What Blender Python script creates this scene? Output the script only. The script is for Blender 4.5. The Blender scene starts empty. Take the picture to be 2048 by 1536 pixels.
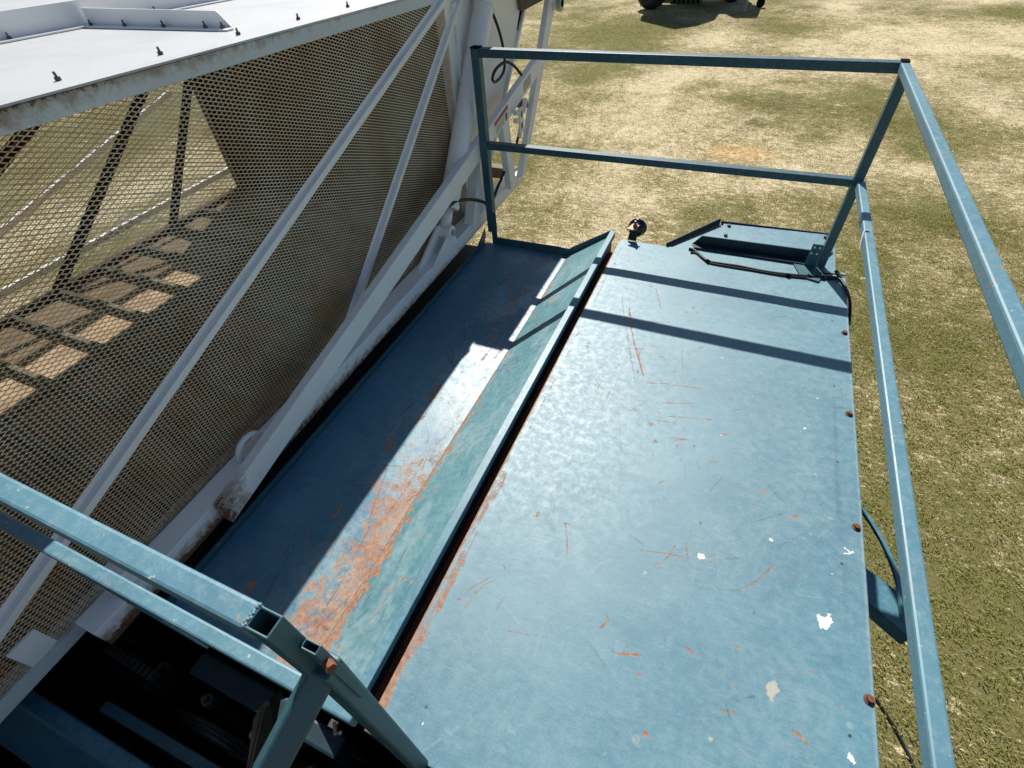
import bpy, bmesh, math, random
import numpy as np
from mathutils import Vector, Matrix

U = 1.6                    # one layout unit in metres
GZ = 2.0                   # deck height above the ground, layout units
R_CAM = np.array([[0.9188, -0.2419, 0.3119], [0.3906, 0.6698, -0.6315], [-0.0565, 0.7022, 0.7097]])
_u, _s, _vt = np.linalg.svd(R_CAM); R_CAM = _u @ _vt
FPX = 985.0

# ------------------------------------------------------------------ camera, world, sun
scene = bpy.context.scene
cd = bpy.data.cameras.new('camera'); cam = bpy.data.objects.new('camera', cd)
scene.collection.objects.link(cam); scene.camera = cam
cd.sensor_fit = 'HORIZONTAL'; cd.sensor_width = 36.0; cd.lens = FPX / 2048 * 36.0
cd.clip_start = 0.02; cd.clip_end = 1500
M = Matrix([list(r) for r in R_CAM]).to_4x4(); M.translation = Vector((0, 0, U * (1.0 + GZ)))
cam.matrix_world = M
KX, KY = 0.375, 0.87
w = bpy.data.worlds.new('World'); scene.world = w; w.use_nodes = True
wn = w.node_tree.nodes; wl = w.node_tree.links
sky = wn.new('ShaderNodeTexSky'); sky.sky_type = 'NISHITA'; sky.sun_disc = False
sky.sun_elevation = math.atan(1 / math.hypot(KX, KY)); sky.sun_rotation = math.atan2(-KX, KY)
sky.air_density = 1.0; sky.dust_density = 0.6; sky.ozone_density = 1.0
bg = wn['Background']; bg.inputs[1].default_value = 0.062
wl.new(sky.outputs[0], bg.inputs[0])
sd = bpy.data.lights.new('sun', 'SUN'); sd.energy = 5.0; sd.angle = math.radians(0.53); sd.color = (1.0, 0.955, 0.88)
sun = bpy.data.objects.new('sun', sd); scene.collection.objects.link(sun)
sun.rotation_euler = Vector((KX, -KY, -1)).to_track_quat('-Z', 'Y').to_euler()
sun.location = (-8, 20, 30)
vs = scene.view_settings; vs.view_transform = 'Standard'; vs.look = 'None'; vs.gamma = 1; vs.exposure = 0.36
vs.use_curve_mapping = False
scene.cycles.max_bounces = 8

# ------------------------------------------------------------------ layout helpers
def _d(p): return R_CAM @ np.array([p[0] - 1024.0, -(p[1] - 768.0), -FPX])
def onz(p, z=0.0): r = _d(p); return tuple(np.array([0, 0, 1.0]) + r * (z - 1.0) / r[2])
def onx(p, X): r = _d(p); return tuple(np.array([0, 0, 1.0]) + r * X / r[0])
def ony(p, Y): r = _d(p); return tuple(np.array([0, 0, 1.0]) + r * Y / r[1])
def W(p): return Vector((p[0] * U, p[1] * U, (p[2] + GZ) * U))
BS, BDZ = 1.043, -0.043     # the basket: its size factor and the height of its datum, layout units
def WB(p): return Vector((p[0] * BS * U, p[1] * BS * U, (p[2] * BS + BDZ + GZ) * U))

COL = scene.collection
class MB:
    def __init__(s): s.v = []; s.f = []
    def poly(s, pts):
        i = len(s.v); s.v += [tuple(p) for p in pts]; s.f.append(list(range(i, i + len(pts))))
    def box(s, x0, x1, y0, y1, z0, z1):
        s.hexa([(x0, y0, z0), (x1, y0, z0), (x1, y1, z0), (x0, y1, z0), (x0, y0, z1), (x1, y0, z1), (x1, y1, z1), (x0, y1, z1)])
        return s
    def hexa(s, p):
        i = len(s.v); s.v += [tuple(q) for q in p]
        for f in ((0, 3, 2, 1), (4, 5, 6, 7), (0, 1, 5, 4), (1, 2, 6, 5), (2, 3, 7, 6), (3, 0, 4, 7)): s.f.append([i + k for k in f])
        return s
    def beam(s, a, b, wd, ht, up=(0, 0, 1)):
        a = Vector(a); b = Vector(b); t = (b - a).normalized(); u = Vector(up); sd_ = t.cross(u).normalized(); u = sd_.cross(t)
        sd_ *= wd / 2; u *= ht / 2
        return s.hexa([a - sd_ - u, a + sd_ - u, b + sd_ - u, b - sd_ - u, a - sd_ + u, a + sd_ + u, b + sd_ + u, b - sd_ + u])
    def prism(s, pts, off):
        n = len(pts); i = len(s.v); o = Vector(off)
        s.v += [tuple(p) for p in pts] + [tuple(Vector(p) + o) for p in pts]
        s.f.append([i + k for k in range(n)][::-1]); s.f.append([i + n + k for k in range(n)])
        for k in range(n): s.f.append([i + k, i + (k + 1) % n, i + n + (k + 1) % n, i + n + k])
        return s
    def tube(s, pts, r, n=10, caps=True):
        pts = [Vector(p) for p in pts]; rr = r if isinstance(r, (list, tuple)) else [r] * len(pts)
        i0 = len(s.v); u = None
        for k, p in enumerate(pts):
            t = (pts[min(k + 1, len(pts) - 1)] - pts[max(k - 1, 0)]).normalized()
            if u is None: u = t.orthogonal().normalized()
            u = (u - t * u.dot(t)).normalized(); v = t.cross(u)
            for q in range(n):
                a = 2 * math.pi * q / n; s.v.append(tuple(p + (u * math.cos(a) + v * math.sin(a)) * rr[k]))
        for k in range(len(pts) - 1):
            for q in range(n):
                q2 = (q + 1) % n; s.f.append([i0 + k * n + q, i0 + k * n + q2, i0 + (k + 1) * n + q2, i0 + (k + 1) * n + q])
        if caps:
            s.f.append([i0 + q for q in range(n)][::-1]); s.f.append([i0 + (len(pts) - 1) * n + q for q in range(n)])
        return s
    def hollow(s, a, b, wd, ht, t, up=(0, 0, 1)):            # open square tube
        a = Vector(a); b = Vector(b); d = (b - a).normalized(); u = Vector(up); sd_ = d.cross(u).normalized(); u = sd_.cross(d)
        i = len(s.v)
        for p in (a, b):
            for k in (0, t):
                for (x, y) in ((-1, -1), (1, -1), (1, 1), (-1, 1)):
                    s.v.append(tuple(p + sd_ * x * (wd / 2 - k) + u * y * (ht / 2 - k)))
        for q in range(4):
            r = (q + 1) % 4
            s.f.append([i + q, i + r, i + 8 + r, i + 8 + q]); s.f.append([i + 4 + r, i + 4 + q, i + 12 + q, i + 12 + r])
            s.f.append([i + q, i + 4 + q, i + 4 + r, i + r]); s.f.append([i + 8 + q, i + 8 + r, i + 12 + r, i + 12 + q])
        return s
    def build(s, name, mat, parent=None, bevel=0.0, smooth=False, seg=2):
        me = bpy.data.meshes.new(name)
        base = Vector((0, 0, 0)); q = parent
        while q is not None: base = base + q.location; q = q.parent
        top = parent
        while top is not None and top.parent is not None: top = top.parent
        WW = WB if (top is not None and top.name.startswith('cotton_basket')) else W
        me.from_pydata([tuple(WW(v) - base) for v in s.v], [], s.f)
        me.validate(); me.update()
        bm = bmesh.new(); bm.from_mesh(me); bmesh.ops.recalc_face_normals(bm, faces=bm.faces[:]); bm.to_mesh(me); bm.free()
        if smooth:
            for p in me.polygons: p.use_smooth = True
        me.materials.append(mat)
        o = bpy.data.objects.new(name, me); COL.objects.link(o)
        if parent: o.parent = parent
        if bevel:
            m = o.modifiers.new('bevel', 'BEVEL'); m.width = bevel * U; m.segments = seg; m.limit_method = 'ANGLE'; m.angle_limit = math.radians(40)
        return o
def tag(o, label=None, cat=None, group=None, kind=None):
    if label: o['label'] = label
    if cat: o['category'] = cat
    if group: o['group'] = group
    if kind: o['kind'] = kind
    return o
def thing(name, label, cat, p, group=None):
    o = bpy.data.objects.new(name, None); COL.objects.link(o); o.location = W(p); o.empty_display_size = 0.3
    return tag(o, label, cat, group)
def smooth_path(pts, n=8):
    pts = [Vector(p) for p in pts]; out = []
    for i in range(len(pts) - 1):
        p0 = pts[max(i - 1, 0)]; p1 = pts[i]; p2 = pts[i + 1]; p3 = pts[min(i + 2, len(pts) - 1)]
        for k in range(n):
            t = k / n
            out.append(0.5 * ((2 * p1) + (p2 - p0) * t + (2 * p0 - 5 * p1 + 4 * p2 - p3) * t * t + (3 * p1 - p0 - 3 * p2 + p3) * t ** 3))
    out.append(pts[-1]); return out

# ------------------------------------------------------------------ numpy noise
_rng = np.random.RandomState(7); _T = _rng.rand(256, 256)
def vn(x, y, s=0):
    x = x + s * 17.31; y = y + s * 9.77
    ix = np.floor(x).astype(int); iy = np.floor(y).astype(int); fx = x - ix; fy = y - iy
    fx = fx * fx * (3 - 2 * fx); fy = fy * fy * (3 - 2 * fy)
    a = _T[ix % 256, iy % 256]; b = _T[(ix + 1) % 256, iy % 256]; c = _T[ix % 256, (iy + 1) % 256]; d = _T[(ix + 1) % 256, (iy + 1) % 256]
    return (a * (1 - fx) + b * fx) * (1 - fy) + (c * (1 - fx) + d * fx) * fy
def fbm(x, y, s=0, o=4):
    r = 0; a = 0.5; t = 0
    for k in range(o): r = r + a * vn(x * 2 ** k, y * 2 ** k, s + k); t += a; a *= 0.55
    return r / t
def sst(a, b, x): t = np.clip((x - a) / (b - a), 0, 1); return t * t * (3 - 2 * t)

# ------------------------------------------------------------------ materials
class NT:
    def __init__(s, name):
        s.m = bpy.data.materials.new(name); s.m.use_nodes = True; s.n = s.m.node_tree.nodes; s.l = s.m.node_tree.links
        s.b = s.n['Principled BSDF']; s.tc = s.n.new('ShaderNodeTexCoord')
    def noise(s, scale, detail=4, rough=0.55, vec=None, stretch=None, dist=0.0):
        t = s.n.new('ShaderNodeTexNoise'); t.inputs['Scale'].default_value = scale; t.inputs['Detail'].default_value = detail
        t.inputs['Roughness'].default_value = rough; t.inputs['Distortion'].default_value = dist
        v = vec or s.tc.outputs['Object']
        if stretch:
            mp = s.n.new('ShaderNodeMapping'); mp.inputs['Scale'].default_value = stretch; s.l.new(v, mp.inputs[0]); v = mp.outputs[0]
        s.l.new(v, t.inputs['Vector']); return t.outputs[0]
    def attr(s, name):
        a = s.n.new('ShaderNodeAttribute'); a.attribute_name = name; return a.outputs['Fac']
    def ramp(s, x, a, b, smooth=True):
        r = s.n.new('ShaderNodeMapRange'); r.interpolation_type = 'SMOOTHSTEP' if smooth else 'LINEAR'
        r.inputs[1].default_value = a; r.inputs[2].default_value = b; s.l.new(x, r.inputs[0]); return r.outputs[0]
    def math(s, op, a, b=None):
        m = s.n.new('ShaderNodeMath'); m.operation = op
        for i, v in enumerate((a, b)):
            if v is None: continue
            if isinstance(v, (int, float)): m.inputs[i].default_value = v
            else: s.l.new(v, m.inputs[i])
        return m.outputs[0]
    def mix(s, f, a, b):
        m = s.n.new('ShaderNodeMix'); m.data_type = 'RGBA'
        for k, v in ((0, f), (6, a), (7, b)):
            if isinstance(v, (int, float)): m.inputs[k].default_value = v
            elif isinstance(v, (tuple, list)): m.inputs[k].default_value = (*v[:3], 1)
            else: s.l.new(v, m.inputs[k])
        return m.outputs[2]
    def sep(s, v, ax):
        x = s.n.new('ShaderNodeSeparateXYZ'); s.l.new(v, x.inputs[0]); return x.outputs[ax]
    def bump(s, h, strength=0.2, dist=0.002):
        b = s.n.new('ShaderNodeBump'); b.inputs['Strength'].default_value = strength; b.inputs['Distance'].default_value = dist
        s.l.new(h, b.inputs['Height']); s.l.new(b.outputs[0], s.b.inputs['Normal'])
    def out(s, col, rough, metal=0.0, spec=None):
        for k, v in (('Base Color', col), ('Roughness', rough), ('Metallic', metal)):
            if isinstance(v, (int, float)): s.b.inputs[k].default_value = v
            elif isinstance(v, tuple): s.b.inputs[k].default_value = (*v[:3], 1)
            else: s.l.new(v, s.b.inputs[k])
        if spec is not None: s.b.inputs['Specular IOR Level'].default_value = spec
        return s.m

BLUE1, BLUE2, CHALK = (0.040, 0.146, 0.208), (0.064, 0.194, 0.258), (0.225, 0.345, 0.378)
RUST1, RUST2, RUSTD = (0.42, 0.235, 0.145), (0.25, 0.110, 0.06), (0.055, 0.022, 0.012)

def sheet_paint(name, tint=(1, 1, 1), chalk=0.35, rough=(0.38, 0.56), spec=0.5):
    t = NT(name)
    n1 = t.noise(1.3, 4, 0.6); n2 = t.noise(30, 8, 0.72); n3 = t.noise(210, 4, 0.75)
    sc = []
    for ang in (0.15, 0.95, 1.7, 2.45):
        mp = t.n.new('ShaderNodeMapping'); mp.inputs['Rotation'].default_value = (0, 0, ang); mp.inputs['Scale'].default_value = (16, 70, 1); t.l.new(t.tc.outputs['Object'], mp.inputs[0])
        sc.append(t.ramp(t.noise(1.0, 6, 0.68, vec=mp.outputs[0], dist=0.6), 0.52, 0.74))
    b1 = tuple(a * b for a, b in zip(BLUE1, tint)); b2 = tuple(a * b for a, b in zip(BLUE2, tint))
    c = t.mix(t.ramp(n1, 0.36, 0.64), b1, b2)
    c = t.mix(t.math('ADD', t.math('MULTIPLY', t.ramp(n2, 0.40, 0.70), chalk * .75), chalk * .22), c, CHALK)
    c = t.mix(t.math('MULTIPLY', t.ramp(n3, 0.42, 0.72), chalk * 0.9), c, CHALK)
    n6 = t.noise(4.2, 9, 0.74, dist=1.2); c = t.mix(t.math('MULTIPLY', t.ramp(n6, 0.50, 0.66), 0.45), c, b1); c = t.mix(t.math('MULTIPLY', t.ramp(n6, 0.46, 0.34), 0.16), c, CHALK)
    for k, q in enumerate(sc): c = t.mix(t.math('MULTIPLY', q, chalk * 0.75), c, CHALK if k % 2 == 0 else b1)
    fade = t.attr('fade'); c = t.mix(t.math('MULTIPLY', fade, t.math('ADD', t.math('MULTIPLY', t.ramp(n2, 0.3, 0.65), .7), .3)), c, CHALK)
    rust = t.ramp(t.math('ADD', t.attr('rust'), t.math('ADD', t.math('MULTIPLY', t.math('SUBTRACT', n3, 0.5), 1.1), t.math('MULTIPLY', t.math('SUBTRACT', n2, 0.5), 1.0))), 0.36, 0.60); rust = t.math('MULTIPLY', rust, t.ramp(t.attr('rust'), 0.02, 0.15)); rc = t.mix(t.ramp(t.noise(60, 4, 0.7), 0.35, 0.7), RUST2, RUST1)
    c = t.mix(rust, c, rc)
    fray = t.math('ADD', t.math('MULTIPLY', t.math('SUBTRACT', n3, 0.5), 0.9), t.math('MULTIPLY', t.math('SUBTRACT', n2, 0.5), 0.7))
    bf = t.attr('buff'); c = t.mix(t.math('MULTIPLY', bf, t.ramp(t.math('ADD', bf, fray), 0.05, 0.75)), c, (0.44, 0.41, 0.31))
    wh = t.attr('white'); wm = t.math('MULTIPLY', t.ramp(t.math('ADD', wh, fray), 0.35, 0.72), t.ramp(wh, 0.03, 0.2)); c = t.mix(wm, c, (0.76, 0.76, 0.73))
    c = t.mix(t.attr('dark'), c, (0.010, 0.012, 0.014))
    rg = t.math('ADD', t.math('MULTIPLY', t.ramp(n2, 0.3, 0.7), rough[1] - rough[0]), rough[0])
    rg = t.math('MINIMUM', t.math('ADD', rg, t.math('MULTIPLY', rust, 0.35)), 0.95)
    h = t.math('ADD', t.math('MULTIPLY', n3, 0.35), t.math('ADD', t.math('MULTIPLY', n2, 0.8), t.math('MULTIPLY', rust, -0.6)))
    t.bump(h, 0.22, 0.003)
    return t.out(c, rg, 0.0, spec)
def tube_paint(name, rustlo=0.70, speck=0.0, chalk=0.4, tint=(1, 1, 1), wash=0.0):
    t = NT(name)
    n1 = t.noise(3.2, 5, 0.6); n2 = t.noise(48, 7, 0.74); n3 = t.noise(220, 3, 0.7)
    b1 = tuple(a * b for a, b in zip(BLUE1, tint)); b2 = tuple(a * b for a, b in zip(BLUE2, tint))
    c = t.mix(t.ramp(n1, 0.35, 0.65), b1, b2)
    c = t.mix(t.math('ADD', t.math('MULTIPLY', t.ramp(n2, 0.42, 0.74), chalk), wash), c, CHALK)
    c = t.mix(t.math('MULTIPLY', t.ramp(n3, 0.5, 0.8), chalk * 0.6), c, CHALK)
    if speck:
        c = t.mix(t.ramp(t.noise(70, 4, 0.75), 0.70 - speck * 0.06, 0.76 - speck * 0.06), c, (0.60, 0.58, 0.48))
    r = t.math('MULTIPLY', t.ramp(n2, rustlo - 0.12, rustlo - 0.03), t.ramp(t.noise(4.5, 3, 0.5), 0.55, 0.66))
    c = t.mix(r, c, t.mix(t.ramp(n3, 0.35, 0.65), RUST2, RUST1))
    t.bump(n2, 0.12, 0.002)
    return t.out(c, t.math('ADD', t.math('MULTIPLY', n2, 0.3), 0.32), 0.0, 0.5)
def white_paint(name, base=(0.84, 0.84, 0.84), rust=None, amt=0.5, dirt=0.3):
    """rust: (axis, at, to) along the generated coordinate: rust builds up towards 'to'"""
    t = NT(name); n1 = t.noise(2.2, 5, 0.6); n2 = t.noise(22, 6, 0.7); n3 = t.noise(120, 3, 0.7); n4 = t.noise(48, 5, 0.72)
    c = t.mix(t.math('MULTIPLY', t.ramp(n1, 0.4, 0.7), dirt), base, tuple(b * 0.72 for b in base))
    c = t.mix(t.math('MULTIPLY', t.ramp(n3, 0.45, 0.8), dirt * 0.5), c, tuple(b * 0.6 for b in base))
    chip = t.ramp(n4, 0.735, 0.75); c = t.mix(chip, c, RUSTD)
    if rust:
        g = t.sep(t.tc.outputs['Generated'], rust[0]); k = t.ramp(g, rust[1], rust[2], False)
        m = t.math('ADD', t.math('MULTIPLY', k, amt), n2)
        stain = t.ramp(m, 0.60, 0.95); c = t.mix(t.math('MULTIPLY', stain, 0.75), c, (0.26, 0.16, 0.075))
        hard = t.ramp(t.math('ADD', t.math('MULTIPLY', k, amt), n4), 0.93, 1.0); c = t.mix(hard, c, t.mix(n3, RUSTD, RUST2))
    t.bump(n2, 0.1, 0.002)
    return t.out(c, t.math('ADD', t.math('MULTIPLY', n2, 0.25), 0.35), 0.0, 0.45)
def plain(name, col, rough=0.6, var=0.3, scale=30, metal=0.0, spec=0.4, col2=None):
    t = NT(name); n = t.noise(scale, 5, 0.65)
    c = t.mix(t.ramp(n, 0.3, 0.7), col, col2 or tuple(c * (1 - var) for c in col)); t.bump(n, 0.15, 0.002)
    return t.out(c, rough, metal, spec)

M_deck = sheet_paint('deck_blue_paint', chalk=0.34, rough=(0.45, 0.62), spec=0.75)
M_tray = sheet_paint('tray_blue_paint', tint=(0.75, 0.85, 1.0), chalk=0.20, rough=(0.30, 0.5))
M_slope = sheet_paint('slope_blue_paint', tint=(1.1, 1.12, 0.98), chalk=0.45, rough=(0.45, 0.65))
M_tube = tube_paint('rail_blue_paint')
M_tubes = tube_paint('worn_rail_blue_paint', rustlo=0.66, speck=0.8, chalk=0.40, tint=(1.0, 1.0, 1.02), wash=0.22)
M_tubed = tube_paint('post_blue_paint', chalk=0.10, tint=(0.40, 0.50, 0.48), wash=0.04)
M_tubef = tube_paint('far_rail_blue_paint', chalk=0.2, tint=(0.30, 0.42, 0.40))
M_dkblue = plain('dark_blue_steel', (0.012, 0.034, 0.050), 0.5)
M_white = white_paint('white_paint')
M_roofw = white_paint('roof_white_paint', base=(0.50, 0.515, 0.52), dirt=0.45)
M_chord = white_paint('white_paint_rusty_foot', rust=(2, 0.62, 0.1), amt=0.62)
M_diag = white_paint('white_paint_arm', rust=(1, 0.06, 0.0), amt=0.5)
M_frame = white_paint('white_paint_rusty_top', base=(0.62, 0.66, 0.68), rust=(2, 0.40, 0.92), amt=0.74)
M_mesh = plain('expanded_metal', (0.88, 0.79, 0.58), 0.6, 0.45, 2.6, 0.0, 0.3, (0.64, 0.43, 0.23))
M_floor = plain('dusty_floor', (0.42, 0.31, 0.20), 0.85, 0.3, 7, 0, 0.2, (0.26, 0.175, 0.105))
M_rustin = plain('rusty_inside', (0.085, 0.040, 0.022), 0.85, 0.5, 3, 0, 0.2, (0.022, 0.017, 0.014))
M_shadefloor = plain('rusty_shaded_floor', (0.34, 0.175, 0.085), 0.85, 0.5, 2.2, 0, 0.2, (0.055, 0.038, 0.026))  # rust brown, with the basket's inner shade darkened into the colour
M_slat = plain('floor_slat', (0.16, 0.14, 0.10), 0.75, 0.3, 20)
M_rust = plain('rusted_steel', (0.22, 0.09, 0.05), 0.8, 0.5, 90, 0, 0.3, (0.10, 0.04, 0.025))
M_rub = plain('black_rubber', (0.014, 0.014, 0.015), 0.5, 0.3, 40)
M_black = plain('black_grime', (0.010, 0.010, 0.010), 0.95, 0.4, 15, 0, 0.05)
M_iron = plain('dull_steel', (0.10, 0.10, 0.095), 0.5, 0.3, 40, 0.6)
M_gal = plain('pale_steel', (0.45, 0.45, 0.43), 0.45, 0.25, 30, 0.3)
M_glossb = plain('black_gloss_plastic', (0.010, 0.010, 0.011), 0.22, 0.2, 20, 0, 0.6)
M_copper = plain('corroded_bracket', (0.62, 0.33, 0.22), 0.55, 0.35, 60, 0.2)
M_red = plain('decal_red', (0.42, 0.05, 0.045), 0.4, 0.2, 60)
M_decal = plain('decal_white', (0.80, 0.80, 0.78), 0.4, 0.1, 60)
M_ink = plain('decal_ink', (0.10, 0.10, 0.11), 0.5, 0.1, 60)
M_green = plain('green_paint', (0.020, 0.075, 0.030), 0.4, 0.3, 8)
M_zip = plain('white_nylon', (0.72, 0.72, 0.70), 0.4, 0.05, 20)

# ------------------------------------------------------------------ ground
def dry_field(x, y):
    """0 green .. 1 dry, layout units on the ground"""
    d = 0.72 * fbm(x * 0.55, y * 0.55, 3, 5) + 0.28 * fbm(x * 2.3, y * 2.3, 9, 4)
    d = (d - 0.5) * 2.6 + 0.42
    for (px, py, rx, ry, a) in ((1330, 200, 2.2, 1.1, .34), (1560, 150, 2.5, 1.5, .22), (1900, 90, 4, 2.2, .36), (1650, 95, 3, 1.4, .25), (1250, 250, 1.0, .8, .2),
                                (1150, 30, 2, 2, -.25), (1500, 60, 4, 1.6, -.18), (1520, 190, 1.3, .8, -.38), (1090, 420, 1.2, .8, -.22), (1980, 300, 2.2, 1.4, -.36),
                                (1900, 1000, .8, .8, .18), (1940, 1300, .7, .8, -.1), (1760, 600, .6, .6, .2), (1500, 420, 1.4, .6, -.16), (1150, 300, .6, .7, -.16), (1950, 620, .9, .8, .08),
                                (150, 300, 2.5, 2.5, -.22), (400, 250, 2, 2, -.12)):
        g = onz((px, py), -GZ); d = d + a * np.exp(-((x - g[0]) / rx) ** 2 - ((y - g[1]) / ry) ** 2)
    return d
def scrape_field(x, y):
    a = np.array(onz((1390, 305), -GZ)[:2]); b = np.array(onz((1600, 195), -GZ)[:2]); d = b - a; L = np.hypot(*d)
    t = ((x - a[0]) * d[0] + (y - a[1]) * d[1]) / L ** 2; q = np.abs((x - a[0]) * d[1] - (y - a[1]) * d[0]) / L
    return sst(0.10, 0.02, q + 0.10 * (fbm(x * 3, y * 3, 5) - .5)) * (t > 0) * (t < 1) * 0.8
def make_ground():
    xs = np.concatenate([np.linspace(-250, -16, 18), np.arange(-15, 24, 0.16), np.linspace(25, 250, 18)])
    ys = np.concatenate([np.linspace(-250, -5, 16), np.arange(-4, 32, 0.16), np.linspace(33, 400, 18)])
    X, Y = np.meshgrid(xs, ys, indexing='ij'); nx, ny = X.shape
    Z = 0.018 * (fbm(X * 0.9, Y * 0.9, 21) - 0.5)
    v = np.stack([X * U, Y * U, Z * U], -1).reshape(-1, 3)
    idx = np.arange(nx * ny).reshape(nx, ny); f = np.stack([idx[:-1, :-1], idx[1:, :-1], idx[1:, 1:], idx[:-1, 1:]], -1).reshape(-1, 4)
    o = grid_obj('ground', v, f)
    at = o.data.attributes.new('dry', 'FLOAT', 'POINT'); at.data.foreach_set('value', np.clip(dry_field(X, Y), -.3, 1.3).ravel().astype(np.float32))
    at = o.data.attributes.new('scrape', 'FLOAT', 'POINT'); at.data.foreach_set('value', scrape_field(X, Y).ravel().astype(np.float32))
    g = onz((1478, 305), -GZ); oc = np.exp(-((X - g[0]) / .55) ** 2 - ((Y - g[1]) / .32) ** 2)
    at = o.data.attributes.new('orange', 'FLOAT', 'POINT'); at.data.foreach_set('value', oc.ravel().astype(np.float32))
    t = NT('turf'); n1 = t.noise(3.5, 6, 0.65); n2 = t.noise(24, 5, 0.7); n3 = t.noise(90, 4, 0.75)
    d = t.math('ADD', t.attr('dry'), t.math('MULTIPLY', t.math('SUBTRACT', n1, 0.5), 0.9))
    d = t.math('ADD', d, t.math('MULTIPLY', t.math('SUBTRACT', n2, 0.5), 1.3))
    c = t.mix(t.ramp(d, 0.05, 0.50), (0.165, 0.155, 0.058), (0.270, 0.225, 0.110))
    c = t.mix(t.ramp(d, 0.50, 0.95), c, (0.46, 0.38, 0.23))
    c = t.mix(t.math('MULTIPLY', t.attr('orange'), t.ramp(n2, .32, .6)), c, (0.62, 0.29, 0.04))
    c = t.mix(t.attr('scrape'), c, (0.20, 0.145, 0.10))
    c = t.mix(t.ramp(n3, 0.46, 0.28), c, (0.110, 0.088, 0.045))
    c = t.mix(t.ramp(n3, 0.60, 0.80), c, (0.56, 0.47, 0.30))
    n5 = t.noise(3.6, 10, 0.82, stretch=(0.8, 1.6, 1)); c = t.mix(t.ramp(t.math('ADD', n5, t.math('MULTIPLY', d, .10)), 0.58, 0.64), c, (0.64, 0.55, 0.36)); c = t.mix(t.ramp(n5, 0.43, 0.38), c, (0.17, 0.15, 0.060)); n4 = t.noise(11, 7, 0.78, stretch=(0.8, 1.7, 1)); c = t.mix(t.ramp(t.math('ADD', n4, t.math('MULTIPLY', d, .12)), 0.57, 0.66), c, (0.66, 0.57, 0.38)); c = t.mix(t.ramp(n4, 0.44, 0.34), c, (0.13, 0.115, 0.045))
    t.bump(t.math('ADD', n3, t.math('MULTIPLY', n2, 1.4)), 0.6, 0.022)
    o.data.materials.append(t.out(c, 0.95, 0, 0.1)); tag(o, 'dry and green mown grass field', None, None, 'structure')
    return o
def grid_obj(name, v, f, parent=None):
    me = bpy.data.meshes.new(name); me.vertices.add(len(v)); me.vertices.foreach_set('co', v.astype(np.float32).ravel())
    me.loops.add(f.size); me.polygons.add(len(f)); me.loops.foreach_set('vertex_index', f.astype(np.int32).ravel())
    me.polygons.foreach_set('loop_start', (np.arange(len(f)) * f.shape[1]).astype(np.int32)); me.update(); me.validate()
    o = bpy.data.objects.new(name, me); COL.objects.link(o)
    if parent: o.parent = parent
    return o
ground = make_ground()

# ------------------------------------------------------------------ grass (uncountable): clumps on points
def blade_mat(name, a, b):
    t = NT(name); oi = t.n.new('ShaderNodeObjectInfo'); c = t.mix(oi.outputs['Random'], a, b)
    df = t.n.new('ShaderNodeBsdfDiffuse'); tl = t.n.new('ShaderNodeBsdfTranslucent'); mx = t.n.new('ShaderNodeMixShader'); mx.inputs[0].default_value = 0.45
    t.l.new(c, df.inputs[0]); t.l.new(c, tl.inputs[0]); t.l.new(df.outputs[0], mx.inputs[1]); t.l.new(tl.outputs[0], mx.inputs[2])
    t.l.new(mx.outputs[0], t.n['Material Output'].inputs['Surface']); t.n.remove(t.b); return t.m
def clump(name, mat, n, seed, hmin, hmax, rad):
    rs = random.Random(seed); mb = MB(); vv = []; ff = []
    for k in range(n):
        a = rs.uniform(0, 6.283); r = rad * math.sqrt(rs.random()); x, y = r * math.cos(a), r * math.sin(a)
        h = rs.uniform(hmin, hmax); la = rs.uniform(0, 6.283); ln = rs.uniform(0.4, 1.5) * h; wd = rs.uniform(0.0020, 0.0042)
        dx, dy = math.cos(la), math.sin(la); px, py = -dy * wd, dx * wd; i = len(vv)
        vv += [(x - px, y - py, 0), (x + px, y + py, 0), (x + dx * ln * .45 + px, y + dy * ln * .45 + py, h * .72), (x + dx * ln * .45 - px, y + dy * ln * .45 - py, h * .72), (x + dx * ln, y + dy * ln, h * rs.uniform(.6, 1.0))]
        ff += [[i, i + 1, i + 2, i + 3], [i + 3, i + 2, i + 4]]
    me = bpy.data.meshes.new(name); me.from_pydata(vv, [], ff); me.materials.append(mat)
    return bpy.data.objects.new(name, me)            # only used as an instance source
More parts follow.
